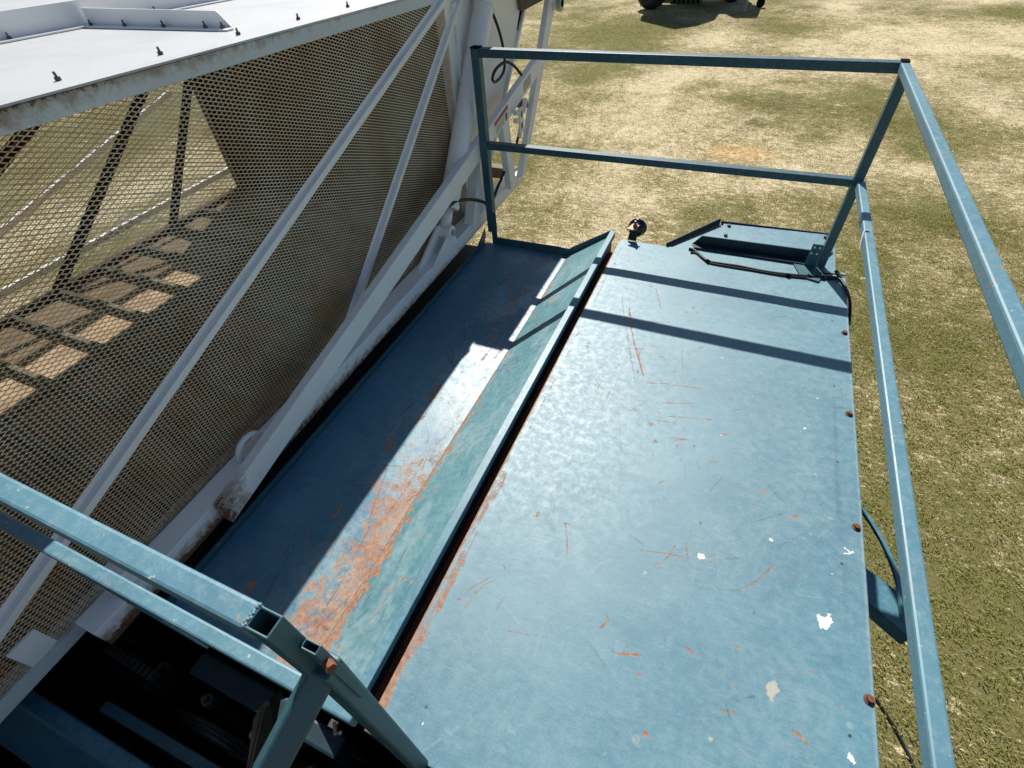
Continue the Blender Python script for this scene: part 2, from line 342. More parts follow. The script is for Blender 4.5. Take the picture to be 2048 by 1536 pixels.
def scatter(name, pts, sources, label):
    me = bpy.data.meshes.new(name); me.vertices.add(len(pts)); me.vertices.foreach_set('co', pts.astype(np.float32).ravel())
    o = bpy.data.objects.new(name, me); COL.objects.link(o); tag(o, label, 'grass', None, 'stuff')
    gc = bpy.data.collections.new(name + '_kinds')
    for s in sources: gc.objects.link(s)
    ng = bpy.data.node_groups.new(name + '_nodes', 'GeometryNodeTree')
    ng.interface.new_socket('Geometry', in_out='INPUT', socket_type='NodeSocketGeometry'); ng.interface.new_socket('Geometry', in_out='OUTPUT', socket_type='NodeSocketGeometry')
    N = ng.nodes; gi = N.new('NodeGroupInput'); go = N.new('NodeGroupOutput'); ip = N.new('GeometryNodeInstanceOnPoints'); ci = N.new('GeometryNodeCollectionInfo')
    ci.inputs['Collection'].default_value = gc; ci.inputs['Separate Children'].default_value = True; ci.inputs['Reset Children'].default_value = True
    ip.inputs['Pick Instance'].default_value = True
    rv = N.new('FunctionNodeRandomValue'); rv.data_type = 'FLOAT_VECTOR'; rv.inputs[0].default_value = (-.15, -.15, 0); rv.inputs[1].default_value = (.15, .15, 6.283)
    rs = N.new('FunctionNodeRandomValue'); rs.data_type = 'FLOAT'; rs.inputs[2].default_value = 0.6; rs.inputs[3].default_value = 1.35; rs.inputs['Seed'].default_value = 3
    Lk = ng.links; Lk.new(gi.outputs[0], ip.inputs['Points']); Lk.new(ci.outputs[0], ip.inputs['Instance']); Lk.new(rv.outputs[0], ip.inputs['Rotation']); Lk.new(rs.outputs[1], ip.inputs['Scale']); Lk.new(ip.outputs[0], go.inputs[0])
    md = o.modifiers.new('scatter', 'NODES'); md.node_group = ng
    return o
rs_ = np.random.RandomState(11)
def sample(n, x0, x1, y0, y1): return rs_.uniform(x0, x1, n), rs_.uniform(y0, y1, n)
gx, gy = [], []
for n, x0, x1, y0, y1 in ((42000, 0.2, 7.5, -1.0, 7), (42000, -4.5, 9, 3, 11), (40000, -7, 12, 9, 20), (14000, -8, -2, 1, 9)):
    a, b = sample(n, x0, x1, y0, y1); gx.append(a); gy.append(b)
gx = np.concatenate(gx); gy = np.concatenate(gy); gd = dry_field(gx, gy) + rs_.normal(0, 0.42, len(gx)); _g = onz((1478, 305), -GZ); keep = ((gd < 1.15) | (rs_.rand(len(gx)) < .6)) & ((np.hypot((gx - _g[0]) / .5, (gy - _g[1]) / .3) > 1) | (rs_.rand(len(gx)) < .25)); gx, gy, gd = gx[keep], gy[keep], gd[keep]
gp = np.stack([gx * U, gy * U, np.zeros_like(gx)], -1)
Mg1 = blade_mat('blade_green', (0.24, 0.275, 0.060), (0.40, 0.40, 0.13)); Mg2 = blade_mat('blade_straw', (0.60, 0.49, 0.32), (0.84, 0.74, 0.55)); Mg3 = blade_mat('blade_olive', (0.40, 0.335, 0.16), (0.56, 0.47, 0.25))
scatter('grass', gp[gd < .44], [clump('green_clump_%s' % c, Mg1 if k < 3 else Mg3, 9, k, .012, .036, .075) for k, c in enumerate('abcd')], 'short green grass over the field')
scatter('dry_grass', gp[gd >= .44], [clump('straw_clump_%s' % c, Mg2 if k < 2 else Mg3, 9, 20 + k, .008, .028, .08) for k, c in enumerate('abcd')], 'dry straw coloured grass over the field')

# ------------------------------------------------------------------ harvester platform
body = thing('harvester_platform', 'worn blue sheet steel platform of the harvester, scratched deck beside a sunken tray', 'harvester', (0, 0.9, -GZ))

DS = 0.0026
class Sheet:
    """flat grid in (x, y) with paint attributes"""
    def __init__(s, x0, x1, y0, y1, step):
        s.xs = np.linspace(x0, x1, int((x1 - x0) / step) + 1); s.ys = np.linspace(y0, y1, int((y1 - y0) / step) + 1)
        s.X, s.Y = np.meshgrid(s.xs, s.ys, indexing='ij'); s.a = {k: np.zeros(s.X.shape) for k in ('rust', 'white', 'dark', 'fade', 'buff')}
    def win(s, x0, x1, y0, y1):
        i0, i1 = np.searchsorted(s.xs, [x0, x1]); j0, j1 = np.searchsorted(s.ys, [y0, y1]); return slice(max(i0 - 1, 0), i1 + 1), slice(max(j0 - 1, 0), j1 + 1)
    def stroke(s, pts, wd, lay='rust', a=0.9, seed=0, ragged=0.8, broken=0.0):
        wd = max(wd, 0.0009)
        for (p, q) in zip(pts[:-1], pts[1:]):
            m = wd * 3 + 0.004; S = s.win(min(p[0], q[0]) - m, max(p[0], q[0]) + m, min(p[1], q[1]) - m, max(p[1], q[1]) + m); X, Y = s.X[S], s.Y[S]
            if X.size == 0: continue
            dx, dy = q[0] - p[0], q[1] - p[1]; L2 = dx * dx + dy * dy + 1e-9; t = np.clip(((X - p[0]) * dx + (Y - p[1]) * dy) / L2, 0, 1)
            d = np.hypot(X - p[0] - t * dx, Y - p[1] - t * dy); n = fbm(X * 110, Y * 110, seed, 2) - .5; w_ = wd * (1 + ragged * 2 * n)
            val = a * sst(w_ + 0.0016, w_ * 0.5, d)
            if broken: val = val * sst(broken - .08, broken + .08, fbm(X * 45 + seed, Y * 45, seed + 2, 2))
            s.a[lay][S] = np.maximum(s.a[lay][S], val)
    def blob(s, p, r, lay='rust', a=0.95, seed=0, ragged=0.8, asp=1.0, ring=0):
        m = r * 2.2 + .004; S = s.win(p[0] - m, p[0] + m, p[1] - m, p[1] + m); X, Y = s.X[S], s.Y[S]
        if X.size == 0: return
        d = np.hypot((X - p[0]), (Y - p[1]) / asp); d = d + r * ragged * (fbm(X * .8 / r, Y * .8 / r, seed, 4) - .5) * 2.1
        v = a * sst(r, r * .75, d)
        if ring: v = v * sst(r * .35, r * .6, d)
        s.a[lay][S] = np.maximum(s.a[lay][S], v)
    def build(s, name, mat, parent, zf, thick):
        base = Vector((0, 0, 0)); q = parent
        while q is not None: base = base + q.location; q = q.parent
        P = np.stack([s.X, s.Y, zf(s.X, s.Y)], -1).reshape(-1, 3); P = np.stack([P[:, 0] * U, P[:, 1] * U, (P[:, 2] + GZ) * U], -1) - np.array(base)
        nx, ny = s.X.shape; idx = np.arange(nx * ny).reshape(nx, ny); f = np.stack([idx[:-1, :-1], idx[1:, :-1], idx[1:, 1:], idx[:-1, 1:]], -1).reshape(-1, 4)
        o = grid_obj(name, P, f, parent)
        for k, v in s.a.items():
            at = o.data.attributes.new(k, 'FLOAT', 'POINT'); at.data.foreach_set('value', np.clip(v, 0, 1).ravel().astype(np.float32))
        o.data.materials.append(mat)
        m = o.modifiers.new('thickness', 'SOLIDIFY'); m.thickness = thick * U; m.offset = -1
        for p in o.data.polygons: p.use_smooth = True
        return o

# deck sheet
DX0, DX1, DY0, DY1 = -0.352, 0.433, 0.036, 1.772
dk = Sheet(DX0, DX1, DY0, DY1, DS)
def P2(l): return [onz(p)[:2] for p in l]
for k, (pts, wd, a) in enumerate([
    ([(1258.6, 617), (1261.5, 652), (1270, 693), (1279, 725), (1286.4, 750)], .0028, .95), ([(1244, 590), (1247, 623), (1258.6, 696), (1270, 760)], .0011, .8), ([(1252.7, 570), (1260, 614)], .0011, .7),
    ([(1247, 643), (1340.6, 644.6)], .0011, .85), ([(1249.8, 697), (1291, 699)], .001, .8), ([(1292, 766), (1340, 768)], .0015, .95), ([(1346, 770), (1399, 777)], .0019, .95), ([(1324.5, 806), (1386, 807)], .0016, .95),
    ([(1332, 833.6), (1352, 834), (1423, 839.5)], .0013, .9), ([(1316, 841), (1350, 846)], .0014, .9), ([(1312.8, 579), (1321.6, 617)], .0016, .9), ([(1306, 593), (1318, 597)], .001, .8), ([(1364, 696), (1365.5, 749)], .0009, .75),
    ([(1450, 588), (1451, 602)], .001, .8), ([(1401, 663), (1418, 678)], .0016, .85), ([(1281, 1101), (1330, 1107), (1369, 1115)], .0014, .85), ([(1351, 1091), (1338, 1112), (1322, 1127), (1308, 1128)], .0015, .9),
    ([(1372, 1087), (1375, 1108), (1377, 1125.7)], .0018, .95), ([(1418, 1115), (1433, 1107)], .0014, .95), ([(1417, 1124), (1436, 1126)], .0014, .8), ([(1475, 1183), (1512, 1164), (1530, 1147), (1548, 1132)], .0009, .85), ([(1531, 1147), (1547, 1134)], .0018, .9),
    ([(1578, 1148), (1597, 1171)], .0011, .95), ([(1587, 1462), (1602, 1474), (1616, 1489)], .0040, .95), ([(1440, 1420), (1455, 1424), (1472, 1425)], .0018, .9), ([(1235, 1309), (1262, 1308), (1281, 1311)], .0032, .95), ([(1372, 1294), (1386, 1306)], .0028, .9), ([(1400, 1303), (1403, 1311)], .002, .9),
    ([(1271, 1344), (1284, 1351)], .0018, .9), ([(1130, 1045), (1134, 1075), (1135, 1110)], .0016, .9), ([(1128, 1047), (1140, 1048)], .0012, .8), ([(1212, 1231), (1218, 1240), (1203, 1255)], .0026, .9), ([(1015, 1262), (1058, 1270)], .001, .8), ([(1240, 855), (1242, 905)], .0009, .6),
    ([(1340, 875), (1378, 880)], .0016, .9), ([(1348, 881), (1374, 879)], .0012, .8), ([(1190, 760), (1206, 778)], .0012, .8), ([(1205, 762), (1192, 782)], .0010, .8), ([(1165, 742), (1222, 800)], .0009, .5), ([(1213, 800), (1220, 782)], .0012, .8), ([(1290, 690), (1268, 726)], .0009, .6),
    ([(1275, 700), (1284, 738)], .0009, .7), ([(1110, 1010), (1102, 1040)], .001, .6), ([(1515, 1250), (1552, 1212)], .0008, .5), ([(1370, 930), (1373, 968)], .001, .7), ([(1140, 930), (1150, 900)], .001, .6), ([(1520, 1005), (1540, 975)], .0008, .45),
    ([(1248, 640), (1260, 626)], .0016, .8), ([(1260, 626), (1267, 640), (1266, 655)], .0015, .85), ([(1540, 1012), (1518, 1035)], .0009, .6), ([(980, 1155), (940, 1178), (928, 1196)], .0011, .8), ([(990, 1160), (966, 1170), (948, 1192), (930, 1215)], .0012, .7), ([(1010, 1138), (1006, 1128)], .0022, .9)]):
    dk.stroke(P2(pts), wd * .66, 'rust', a * .8, k, 0.9)
rr = random.Random(5)
for k in range(320):        # fine hairline scratches
    x = rr.uniform(DX0, DX1); y = rr.uniform(DY0, DY1); a = rr.gauss(0.5, 1.2); L = rr.uniform(.012, .10) * (0.6 if k % 3 else 1)
    dk.stroke([(x, y), (x + L * math.cos(a), y + L * math.sin(a))], rr.uniform(.0003, .0009), rr.choice(['rust', 'fade', 'fade', 'dark']), rr.uniform(.2, .55) * (0.8 if k % 4 else 1), k, 0.6, rr.uniform(.3, .5))
for k in range(120):
    x = rr.uniform(DX0, DX1); y = rr.uniform(DY0, DY1)
    dk.blob((x, y), rr.uniform(.0008, .0024), rr.choice(['rust', 'rust', 'buff', 'white', 'dark', 'fade']), rr.uniform(.35, .85), k, 1.0, rr.uniform(.6, 1.8))
for (p, r, lay, a, asp) in [((1402, 1113), .0085, 'white', 1, 1.0), ((1705, 1105), .0105, 'white', .95, .8), ((1648, 1240), .0150, 'white', 1, 1.25), ((1701, 1514), .0085, 'white', 1, 1.0), ((1541, 1079), .006, 'white', .9, 1), ((1664, 1148), .0035, 'white', .8, .8), ((1683, 1177), .002, 'white', .9, 1),
                            ((1546, 1384), .012, 'buff', .85, 1.6), ((1540, 1368), .004, 'buff', .7, 1), ((1610, 856), .006, 'white', .8, .9), ((1636, 797), .004, 'white', .6, 1), ((1632, 950), .006, 'buff', .55, 1), ((1700, 1452), .007, 'fade', .9, 1), ((1289, 1466), .0085, 'rust', .95, .8), ((1273, 1480), .009, 'buff', .5, 1.3),
                            ((1443, 716), .007, 'buff', .8, .8), ((1437, 710), .003, 'rust', .7, 1), ((1421, 1479), .004, 'buff', .8, 1), ((1470, 1374), .003, 'rust', .8, 1), ((1472, 1217), .003, 'buff', .7, 1), ((1250, 1308), .006, 'rust', .95, .7), ((1290, 1145), .005, 'buff', .6, 1), ((1660, 1036), .006, 'buff', .6, 1),
                            ((1655, 1068), .007, 'white', .35, .5), ((1621, 1069), .005, 'buff', .6, .6), ((1075, 1030), .005, 'rust', .8, 2.0), ((1408, 668), .005, 'rust', .8, .7), ((1461, 690), .004, 'rust', .7, 1), ((1420, 720), .003, 'rust', .7, .5), ((1440, 553), .004, 'rust', .5, 1), ((1416, 559), .006, 'rust', .55, .7),
                            ((1612, 1512), .014, 'buff', .35, .8), ((1024, 1462), .009, 'fade', .7, .7)]:
    dk.blob(onz(p)[:2], r * (.82 if lay != 'fade' else 1), lay, a * .92, int(p[0]), 0.9, asp)
dk.stroke(P2([(1690, 1096), (1700, 1104)]), .0016, 'white', .9); dk.stroke(P2([(1688, 1107), (1700, 1107)]), .0014, 'white', .8)
dk.stroke(P2([(1640, 1249), (1642, 1256)]), .0014, 'white', .9); dk.stroke(P2([(1655, 1248), (1660, 1253)]), .0014, 'white', .9)
for p in ((1668, 772), (1675, 924), (1684, 1128), (1700, 1472), (852, 1414), (1664, 642), (1306, 527), (1262, 549)): dk.blob(onz(p)[:2], .0032, 'dark', 1, 3, .1)
X, Y = dk.X, dk.Y
edge = X - DX0
rs1 = fbm(X * 60, Y * 9, 31, 4)
dk.a['rust'] = np.maximum(dk.a['rust'], 0.62 * sst(.46, .72, rs1 + .17 * sst(.016, .006, np.abs(edge - .017)) - .25 * sst(.02, .05, edge)) * sst(.045, .02, edge) * sst(1.75, 0.2, Y + 0.35 * fbm(X * 2, Y * 3, 8)) )
dk.a['rust'] = np.maximum(dk.a['rust'], 0.75 * sst(.006, .001, edge + .006 * (fbm(X * 40, Y * 14, 4) - .5)))
dk.a['rust'] = np.maximum(dk.a['rust'], 0.5 * sst(.004, .0, DX1 - X + .006 * (fbm(X * 30, Y * 30, 14) - .5)))
dk.a['fade'] = np.maximum(dk.a['fade'], 0.75 * sst(.008, .002, DX1 - X) + 0.5 * sst(.05, .01, edge) * fbm(X * 20, Y * 6, 2))
dk.a['dark'] = np.maximum(dk.a['dark'], 0.16 * sst(.0065, .002, np.abs(X - .386 - .008 * (Y < .75))) * sst(.3, .6, fbm(X * 4, Y * 6, 40)))
dk.a['rust'] = np.maximum(dk.a['rust'], 0.5 * sst(.70, .78, fbm(X * 60, Y * 60, 55, 4)) * sst(.48, .62, fbm(X * 4, Y * 4, 61)))
dk.a['fade'] = np.clip(dk.a['fade'] + .22 * sst(.45, .75, fbm(X * 7, Y * 7, 71, 5)), 0, 1)
dk.a['buff'] = np.maximum(dk.a['buff'], .16 * sst(.021, .018, edge + .002 * fbm(X * 40, Y * 20, 3)))
dk.a['rust'] = np.maximum(dk.a['rust'], .6 * sst(.0022, .0008, np.abs(edge - .0205 + .002 * (fbm(Y * 30, Y * 9, 3) - .5))) * sst(.45, .6, fbm(X * 3, Y * 22, 90)))
# corner cut-outs handled by the rim sheets; a soft sag keeps the sheet from being optically flat
deck = dk.build('deck_sheet', M_deck, body, lambda x, y: 0.0022 * (fbm(x * 3.1, y * 2.3, 77, 3) - .5) * sst(0, .06, x - DX0) * sst(0, .06, DX1 - x), 0.004)
deck['label'] = 'scratched blue deck sheet with bird droppings and rusty seam'

# tray: floor, sloped side, lips
TZ, FX, TX0 = -0.12, -0.567, -0.953
tr = Sheet(TX0, FX, 0.055, 1.786, 0.0030); X, Y = tr.X, tr.Y
n1 = fbm(X * 30, Y * 13, 3, 5); n2 = fbm(X * 110, Y * 50, 6, 3); df = FX - X
k = sst(.16, .0, df) * sst(.95, .25, Y) * .30 + sst(.05, 0, df) * sst(1.2, .2, Y) * .18 + sst(.18, 0, df) * sst(1.35, .6, Y) * .08
tr.a['rust'] = 0.56 * sst(.40, .76, n1 * .45 + n2 * .55 + k + .02) * sst(.40, .04, df) * sst(1.05, .45, Y)
tr.a['buff'] = .42 * sst(.40, .6, fbm(X * 9, Y * 6, 12, 5)) * sst(.24, .03, df) * sst(1.5, .8, Y)
tr.a['fade'] = .8 * sst(.40, .65, fbm(X * 14, Y * 9, 18, 5)) * sst(.30, .05, df)
st = fbm(X * 30, Y * 3.0, 44, 4)
tr.a['rust'] = np.maximum(tr.a['rust'], .50 * sst(.62, .72, st) * sst(.75, 1.2, Y))
tr.a['buff'] = np.maximum(tr.a['buff'], .8 * sst(.0030, .001, df))  # pale line along the fold: the bend highlight painted in
for q, (a, b, wd) in enumerate([((1040, 560), (975, 690), .010), ((1015, 525), (1020, 600), .006), ((955, 540), (910, 600), .004), ((880, 770), (835, 845), .012), ((790, 850), (775, 905), .01), ((500, 1170), (470, 1200), .02), ((700, 985), (660, 1045), .004)]):
    tr.stroke([onz(a, TZ)[:2], onz(b, TZ)[:2]], wd, 'rust', .6, q, 1.2, .45)
for q in range(150):
    x = rr.uniform(-.80, FX) if q % 2 else rr.uniform(-.66, FX); y = rr.uniform(.15, 1.5); a = rr.choice([1.57, 1.57, 1.2, 0.0, 1.9]) + rr.gauss(0, .25); L = rr.uniform(.02, .16)
    tr.stroke([(x, y), (x + L * math.cos(a), y + L * math.sin(a))], rr.uniform(.0005, .0011), rr.choice(['rust', 'rust', 'dark', 'fade']), rr.uniform(.4, .7), q, .8, .35)
for p in ((1043, 517), (1032, 503), (1017, 500), (1133, 508)): tr.blob(onz(p, TZ)[:2], .004, 'white', .6, 3, .3, ring=int(p[0] == 1043))
floor_o = tr.build('tray_floor', M_tray, body, lambda x, y: TZ + 0.002 * (fbm(x * 4, y * 3, 5, 3) - .5) * sst(0, .05, FX - x), 0.004)
floor_o['label'] = 'rust streaked blue tray floor half in shadow'
SX1, SZ1 = -0.397, 0.0
sl = Sheet(FX, SX1, 0.055, 1.786, 0.0030); X, Y = sl.X, sl.Y; df = X - FX
n1 = fbm(X * 30, Y * 18, 23, 5)
sl.a['rust'] = .6 * sst(.58, .70, .5 * n1 + .5 * fbm(X * 90, Y * 60, 27, 3) + .30 * sst(.05, 0, df) * sst(1.0, .2, Y) + .10 * sst(.03, 0, df)) * sst(.19, .02, df)
sl.a['fade'] = .75 * sst(.42, .68, fbm(X * 22, Y * 7, 13, 5)); sl.a['buff'] = .4 * sst(.5, .7, fbm(X * 12, Y * 6, 8, 5)) * sst(.14, .0, df)
for q in range(90):
    x = rr.uniform(FX, SX1); y = rr.uniform(.1, 1.7); a = 1.57 + rr.gauss(0, .5); L = rr.uniform(.008, .07)
    sl.stroke([(x, y), (x + L * math.cos(a), y + L * math.sin(a))], rr.uniform(.0005, .0010), rr.choice(['rust', 'buff', 'fade', 'dark']), rr.uniform(.3, .6), q, .8, .3)
sl.stroke([onz((850, 1195), -.06)[:2], (-.455, .30), (-.47, .17)], .0009, 'rust', .8, 3)
sl.build('tray_slope', M_slope, body, lambda x, y: TZ + (x - FX) / (SX1 - FX) * (SZ1 - TZ) + 0.0016 * (fbm(x * 5, y * 3, 15, 3) - .5), 0.004)
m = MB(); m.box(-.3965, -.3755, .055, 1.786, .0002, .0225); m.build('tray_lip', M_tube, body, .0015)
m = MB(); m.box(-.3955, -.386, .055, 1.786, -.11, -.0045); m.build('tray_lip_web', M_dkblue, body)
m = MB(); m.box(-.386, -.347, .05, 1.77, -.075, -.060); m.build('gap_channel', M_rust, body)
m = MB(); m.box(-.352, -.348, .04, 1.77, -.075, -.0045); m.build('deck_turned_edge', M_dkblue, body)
m = MB(); m.box(TX0 - .005, TX0 - .001, .06, 1.776, -.145, -.101); m.build('tray_left_lip', M_tubed, body)
m = MB(); m.box(-1.06, TX0 - .006, .06, 1.776, -.150, -.144); m.build('side_ledge', M_dkblue, body)
# end flanges of the tray, facing the camera
m = MB(); m.prism([(TX0 + .05, 1.787, TZ - .004), (FX, 1.787, TZ - .004), (FX + .006, 1.787, TZ + .034), (TX0 + .05, 1.787, TZ + .030)], (0, .004, 0)); m.build('tray_end_flange', M_tubed, body)
m = MB(); m.prism([(FX, 1.792, TZ - .003), (SX1, 1.792, SZ1 - .003), (SX1, 1.792, SZ1 + .020), (FX + .005, 1.792, TZ + .034)], (0, .004, 0)); m.build('tray_end_flange', M_tubed, body)
m = MB(); m.prism([(TX0 - .004, 1.70, -.10), (TX0 - .004, 1.786, -.10), (TX0 - .004, 1.786, -.055)], (.004, 0, 0)); m.build('tray_corner_gusset', M_tubed, body)
# far shelf beyond the deck with slanted rim and bolted cover
sh = [(-.165, 1.7725, -.003), (.405, 1.7725, -.003), (.405, 2.030, -.003), (.0, 2.008, -.003)]
m = MB(); m.prism(sh, (0, 0, -.004)); m.build('far_shelf', M_deck, body)
m = MB(); m.prism([(-.171, 1.774, -.012), (-.006, 2.012, -.012), (-.006, 2.012, .022), (-.171, 1.774, .014)], (-.004, .002, 0)); m.build('shelf_rim', M_dkblue, body)
m = MB(); m.prism([(-.002, 2.0125, -.012), (.405, 2.034, -.012), (.405, 2.034, .006), (-.002, 2.0125, .010)], (0, .004, 0)); m.build('shelf_rim', M_dkblue, body)
m = MB(); m.prism([(.008, 1.875, .0015), (.385, 1.88, .0015), (.396, 1.905, .0015), (.396, 2.012, .0015), (.372, 2.024, .0015), (.008, 2.003, .0015)], (0, 0, .004)); cover = m.build('shelf_cover', M_deck, body, .001)
for (x, y) in ((.030, 1.985), (.026, 1.905), (.372, 1.995), (.378, 1.91)):
    m = MB(); m.tube([(x, y, .0056), (x, y, .0135)], .0072, 6); m.build('bolt', M_iron, cover)
m = MB(); m.prism([(-.085, 1.815, 0.0005), (-.055, 1.815, .040), (.332, 1.822, .040), (.332, 1.822, .0005)], (0, .004, 0)); m.build('toe_board', M_dkblue, body)
m = MB(); m.box(-.075, .335, 1.787, 1.8145, .0008, .005); m.build('toe_board_flange', M_dkblue, body)
# bolts along the right edge
for (x, y) in ((.419, 1.428), (.419, 1.084), (.420, .744), (.424, .404), (-.305, .052)):
    m = MB(); m.tube([(x, y, .0007), (x, y, .0020)], .0088, 18); wz = m.build('bolt_washer', M_rust, body)
    m = MB(); m.tube([(x, y, .0021), (x, y, .0072)], .0056, 6); m.build('bolt', M_rust, wz)
# bracket arms under the right edge
BZL = -.50
bp = [onz(p, BZL) for p in ((1640, 1068), (1640, 1122), (1822, 1276), (1818, 1200))]
m = MB(); m.prism(bp, (0, 0, -.012)); lo = [tuple(Vector(bp[k]) + Vector((0, 0, -.0125))) for k in (1, 2)]; m.prism([lo[0], lo[1], tuple(Vector(lo[1]) + Vector((0, 0, -.045))), tuple(Vector(lo[0]) + Vector((0, 0, -.045)))], (.004, .006, 0))
m.box(.426, bp[0][0] + .06, bp[1][1] - .02, bp[0][1], BZL - .05, BZL - .013); m.build('side_bracket', M_tube, body)
arc = [onz(p, BZL + .02) for p in ((1722, 1018), (1740, 1042), (1762, 1078), (1780, 1116), (1793, 1152), (1801, 1190), (1806, 1230))]
m = MB(); pts = smooth_path(arc, 5)
for a, b in zip(pts[:-1], pts[1:]): m.beam(a, b, .012, .012)
m.build('side_hoop', M_tube, body)
# hull below the deck, engine bay with its contents
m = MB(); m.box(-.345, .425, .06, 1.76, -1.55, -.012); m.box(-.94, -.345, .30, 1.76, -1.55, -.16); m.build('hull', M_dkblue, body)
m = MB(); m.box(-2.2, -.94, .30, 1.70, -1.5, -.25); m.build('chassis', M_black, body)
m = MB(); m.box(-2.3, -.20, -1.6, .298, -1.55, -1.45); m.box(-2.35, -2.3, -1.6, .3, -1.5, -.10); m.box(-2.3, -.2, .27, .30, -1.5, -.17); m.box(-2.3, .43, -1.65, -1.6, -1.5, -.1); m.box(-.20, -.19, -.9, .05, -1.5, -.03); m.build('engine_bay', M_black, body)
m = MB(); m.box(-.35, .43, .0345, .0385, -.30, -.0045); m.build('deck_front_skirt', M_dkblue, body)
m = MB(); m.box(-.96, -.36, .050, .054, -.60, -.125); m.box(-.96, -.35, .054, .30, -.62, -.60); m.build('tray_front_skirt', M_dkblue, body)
m = MB(); m.prism([(-1.9, -.222, -.20), (-.55, -.19, -.20), (-.55, -.30, -.44), (-1.9, -.33, -.44)], (0, -.012, -.01)); m.beam((-1.9, -.213, -.197), (-.55, -.181, -.197), .028, .022); m.build('bay_panel', M_tube, body, .003)
m = MB(); m.beam((-1.00, -.142, -.235), (-.60, -.13, -.235), .022, .03); m.build('bay_rail', M_tubed, body, .003)
for k in range(10):
    x = -1.085 + k * .0165; m = MB(); m.box(x, x + .005, -.066, -.046, -.225, -.200); m.build('cooling_fin', M_iron, body)
m = MB(); m.box(-1.10, -.90, -.085, -.035, -.262, -.226); m.build('cooler_block', M_black, body)
m = MB(); m.tube([(-.56, -.10, -.33), (-.40, -.06, -.33)], .05, 20); pul = m.build('belt_pulley', M_iron, body, 0, True)
for k in range(3):
    m = MB(); m.tube(smooth_path([onz((352 + 6 * k, 1418 + 12 * k), -.34), onz((395 + 4 * k, 1438 + 13 * k), -.30), onz((440 + 2 * k, 1462 + 14 * k), -.31), onz((500, 1500 + 14 * k), -.36)], 5), .0065, 8); m.build('drive_belt', M_iron, pul)
helix = [(-.86 + .0052 * k / 2, -.205 + .026 * math.cos(k * .785), -.30 + .026 * math.sin(k * .785)) for k in range(120)]
m = MB(); m.tube(helix, .0055, 6); m.build('coil_spring', M_iron, body, 0, True)
for k in range(6):
    p = Vector((-1.25 + .15 * k, -.02 - .008 * k, -.27)); m = MB(); m.tube([p, p + Vector((0, 0, .03))], .014, 6); m.tube([p + Vector((0, 0, .03)), p + Vector((0, 0, .045))], .007, 8); m.build('engine_bolt', M_iron, body)
for k, (a, b, c, r) in enumerate((((-1.3, -.12, -.5), (-.9, -.05, -.42), (-.5, -.10, -.46), .018), ((-1.2, -.02, -.4), (-.8, .01, -.32), (-.42, -.0, -.36), .013), ((-1.1, -.16, -.60), (-.7, -.20, -.5), (-.4, -.18, -.55), .022))):
    m = MB(); m.tube(smooth_path([a, b, c], 8), r, 10); m.build('bay_hose', M_rub, body, 0, True)
m = MB(); m.box(-.86, -.62, -.02, .03, -.36, -.20); m.tube([(-.55, .0, -.25), (-.55, .0, -.10)], .03, 14); m.box(-.5, -.42, -.02, .02, -.2, -.12); m.build('engine_cover', M_dkblue, body, .006)
m = MB(); m.tube([(-.42, .028, -.03), (-.41, .012, -.04), (-.400, .018, -.03)], .0035, 8); m.box(-.43, -.415, .018, .030, -.05, -.035); m.build('latch', M_iron, body)
# wheels that carry the machine, under the platform
for (x, y, r) in ((.10, 1.2, .52), (-1.75, 1.2, .52), (.12, -1.1, .40), (-1.7, -1.1, .40)):
    m = MB(); pr = [(.155, r * .62), (.165, r * .86), (.13, r * .985), (0, r), (-.13, r * .985), (-.165, r * .86), (-.155, r * .62)]
    m.tube([(x + a, y, -GZ + r) for a, _ in pr], [b for _, b in pr], 36); ty = m.build('wheel', M_rub, body, 0, True)
    m = MB(); m.tube([(x - .12, y, -GZ + r), (x + .17, y, -GZ + r)], r * .55, 24); m.build('rim', M_white, ty)

# ------------------------------------------------------------------ guard rails
T = .0315
rail = thing('guard_rail', 'blue square tube guard rail round the far and right sides of the deck', 'guard rail', (-.28, 1.79, -.1))
XL_, XR_, YF = -.9225, .354, 1.797
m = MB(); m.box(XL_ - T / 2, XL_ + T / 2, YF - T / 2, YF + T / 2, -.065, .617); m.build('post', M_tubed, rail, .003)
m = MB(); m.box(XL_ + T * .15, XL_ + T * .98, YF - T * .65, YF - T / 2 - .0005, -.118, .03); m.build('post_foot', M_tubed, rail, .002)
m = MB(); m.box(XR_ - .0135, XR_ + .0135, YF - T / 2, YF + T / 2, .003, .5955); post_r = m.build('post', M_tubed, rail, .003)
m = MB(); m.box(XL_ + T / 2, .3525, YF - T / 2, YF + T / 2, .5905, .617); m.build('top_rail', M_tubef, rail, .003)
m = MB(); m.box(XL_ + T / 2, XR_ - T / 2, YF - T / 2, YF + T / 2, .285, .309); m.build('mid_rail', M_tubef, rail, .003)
m = MB(); m.box(.3302, .3528, -1.2, YF - T / 2 - .0005, .596, .6175); m.build('top_rail', M_tubes, rail, .0035)
m = MB(); m.box(.3505, .3735, -1.2, YF - T / 2 - .0005, .285, .309); mr = m.build('mid_rail', M_tubes, rail, .0035)
m = MB(); m.prism([(XR_ - .052, 1.780, .004), (XR_ - T / 2, 1.780, .004), (XR_ - T / 2, 1.780, .088), (XR_ - .050, 1.780, .088)], (0, -.004, 0)); pl = m.build('post_plate', M_tubed, rail)
for (dx, z) in ((-.042, .078), (-.026, .078), (-.045, .055), (-.028, .055)):
    m = MB(); m.tube([(XR_ + dx, 1.7755, z), (XR_ + dx, 1.7735, z)], .0036, 12); m.build('bolt_hole', M_decal, pl)
